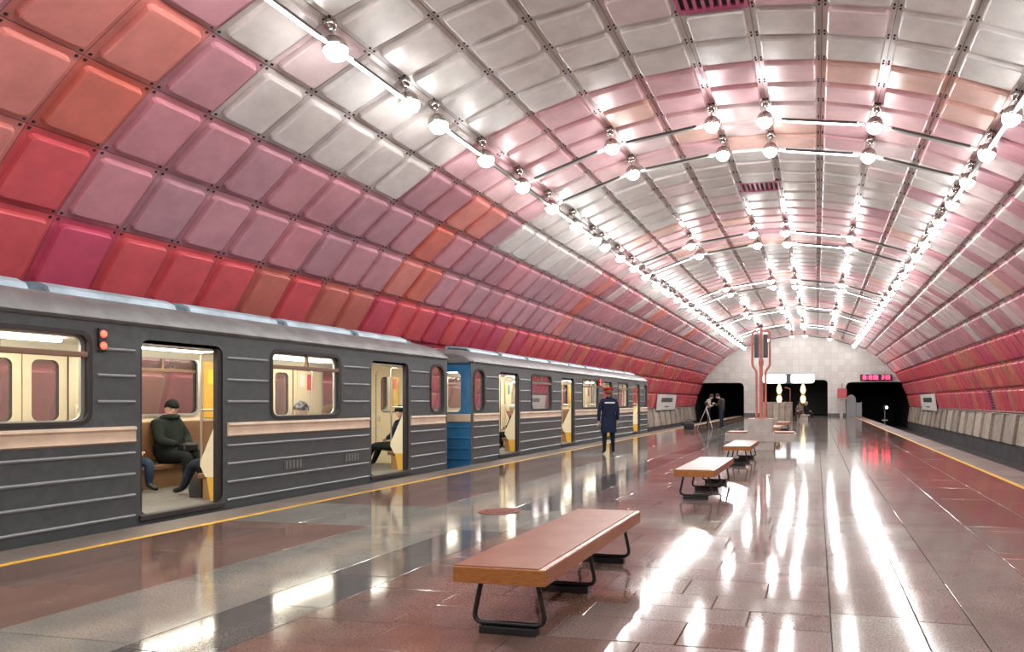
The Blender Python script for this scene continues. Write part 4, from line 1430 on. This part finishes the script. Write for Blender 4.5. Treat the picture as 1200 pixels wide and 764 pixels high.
for a in (80, 200, 320):
    bm = bmesh.new(); tube(bm, [(0, 0, 1.12), (.48 * math.cos(R(a)), .48 * math.sin(R(a)), 0.01)], [.022, .014], 8); lg = obj('leg', bm, ALU, tp, 60)
    bm = bmesh.new(); sphere(bm, (.48 * math.cos(R(a)), .48 * math.sin(R(a)), .015), .022, .022, .015, 8, 6); obj('rubber_foot', bm, BLACK, lg)
bm = bmesh.new(); tube(bm, [(0, 0, .8), (0, 0, 1.22)], .02, 8); obj('centre_column', bm, ALU, tp, 60)
obj('head', newbox(-.06, .06, -.06, .06, 1.2, 1.27, .01), BLACK, tp)
vc = empty('video_camera', (-3.98, 37.2, 1.275)); tag(vc, 'small dark video camera on top of the tripod', 'camera')
obj('body', newbox(-.07, .07, -.16, .14, 0, .14, .02), BLACK, vc)
bm = bmesh.new(); tube(bm, [(0, -.14, .07), (0, -.26, .07)], .045, 12); obj('lens', bm, BLACK, vc, 60)
bg = empty('equipment_bag', (-4.85, 36.9, 0)); tag(bg, 'dark equipment bag on the floor beside the tripod', 'bag')
obj('body', newbox(-.26, .26, -.16, .16, 0, .34, .06), BLACK, bg)
bm = bmesh.new(); tube(bm, arc_path([(-.15, 0, .32), (-.12, 0, .5), (.12, 0, .5), (.15, 0, .32)], .08), .014, 8); obj('handle', bm, BLACK, bg, 60)
# passengers (car floor at z = 0.10, far bench backs at x = -8.6, near bench at x = -6.4)
def sit_far(label, y, *a, **k):
    return person(label, (-8.46, y, 0.0), R(-90), SIT, *a, **k)
def sit_near(label, y, *a, dx=0.0, **k):
    return person(label, (-6.43 + dx, y, 0.0), R(90), SIT, *a, **k)
FL = 0.10
def lift(d): return d
SITF = dict(SIT)
for k in ('an', 'toe'):
    v = SIT[k]; SIT[k] = (v[0], v[1], v[2] + FL)
def collar(m, r=.085, t=.045):
    def f(root, J, hp):
        bm = bmesh.new()
        c = J['neck'] + Vector((0, .0, -.03))
        tube(bm, [c + Vector((r * math.cos(a * math.pi / 8), r * 1.1 * math.sin(a * math.pi / 8), .012 * math.sin(a * math.pi / 8))) for a in range(17)], t, 8)
        obj('collar', bm, m, root, 'all')
    return f
def bag_lap(root, J, hp):
    obj('lap_bag', newbox(-.13, .13, .25, .40, .60, .74, .04), mat('bag_black', (0.015, 0.015, 0.017), 0.3), root)
sit_far('seated passenger in black knit hat and puffy jacket seen through the open door', 9.5, PUFF, BLK, SHOE, hand=BLK, hat=BLK, bulk=1.45, scale=1.08, wrap=True, extra=dict(add=[bag_lap, collar(PUFF)], look=(.45, 1, 0)))
sit_far('seated passenger in blue jeans mostly hidden by the door edge', 8.62, BLK, JEANS, SHOE, hair=HAIRD, bulk=1.15)
sit_near('passenger in olive coat and dark jeans behind the door partition', 8.74, OLIVE, DJ, SHOE, hair=HAIRD, bulk=1.25, dx=-.14, over=dict(knL=(-.12,.56,.55),knR=(.12,.56,.55),anL=(-.13,.72,.19),anR=(.13,.72,.19),toeL=(-.14,.88,.145),toeR=(.14,.88,.145)))
hb = empty('carrier_bag', (-6.80, 8.42, FL)); tag(hb, 'black carrier bag on the car floor beside the door', 'bag')
bm = bmesh.new()
loft(bm, [[(sx * .10 * w, sy * .08 * w, z) for sx, sy in ((-1, -1), (1, -1), (1, 1), (-1, 1))] for z, w in ((0, 1), (.12, 1.1), (.25, .8), (.33, .35))]); obj('body', bm, mat('bag_gloss', (0.02, 0.02, 0.024), 0.2), hb)
bm = bmesh.new(); tube(bm, arc_path([(-.04, 0, .32), (-.03, 0, .44), (.03, 0, .44), (.04, 0, .32)], .03), .008, 6); obj('handle', bm, BLACK, hb)
HATP = mat('patterned_knit', (0.012, 0.013, 0.016), 0.85, speck=(0.3, 0.32, 0.34), sscale=16)
sit_near('passenger in dark patterned knit hat seen from behind through the window', 10.02, BLK, BLK, SHOE, hat=HATP, bulk=1.2, scale=1.06)
sit_near('passenger with brown fur hood beside the patterned hat', 10.68, BROWN, BLK, SHOE, hair=HAIRD, bulk=1.2, hood=mat('fur_brown', (0.16, 0.08, 0.035), 0.9, bump=0.6, bscale=60))
sit_near('passenger in dark blue jacket leaning back at the last door of the near car', 13.02, NAVY, BLK, SHOE, hat=BLK, bulk=1.2, dx=-.12, over=dict(knL=(-.12,.56,.55),knR=(.12,.56,.55),anL=(-.13,.72,.19),anR=(.13,.72,.19),toeL=(-.14,.88,.145),toeR=(.14,.88,.145)))
sit_near('passenger in dark coat and pale knit hat in the farther car', 18.3, BLK, BLK, SHOE, hat=WOOL, bulk=1.2)
sit_near('passenger in beige hood at the first door of the farther car', 17.9 + 1.05, BEIGEH, JEANS, SHOE, hat=BEIGEH)
sit_near('passenger in pale beige hat seen through the farther car window', 20.1, LIGHT, JEANS, SHOE, hat=BEIGEH, scale=1.05)
person('standing passenger in dark coat inside the second door of the farther car', (-7.1, 23.2, FL), R(-90), STAND, BLK, BLK, SHOE, hair=HAIRD, bulk=1.15, skirt=(.62, .2, .22, .75))
# seated pair at the far end with their bench
sbn = empty('low_bench', (0.62, 54.6, 0)); tag(sbn, 'low stone seat beside the parapet under the seated pair', 'bench')
obj('seat_slab', newbox(-.55, .55, -.3, .3, .36, .46, .02), ST, sbn)
obj('support', newbox(-.4, .4, -.22, .22, 0, .358, .02), ST, sbn)
person('seated person in grey brown coat beside the stone parapet', (0.42, 54.55, -0.0), R(160), SIT, cloth('grey_brown', (0.17, 0.13, 0.115)), BROWN, SHOE, hair=HAIRD, bulk=1.25, scale=1.05)
person('seated person in dark suit with legs stretched to the right', (0.88, 54.6, -0.0), R(-100), SIT, cloth('suit', (0.012, 0.013, 0.02)), cloth('suit', (0.012, 0.013, 0.02)), SHOE, hair=mat('hair_grey', (0.35, 0.34, 0.32), 0.6), bulk=1.15, scale=1.03)
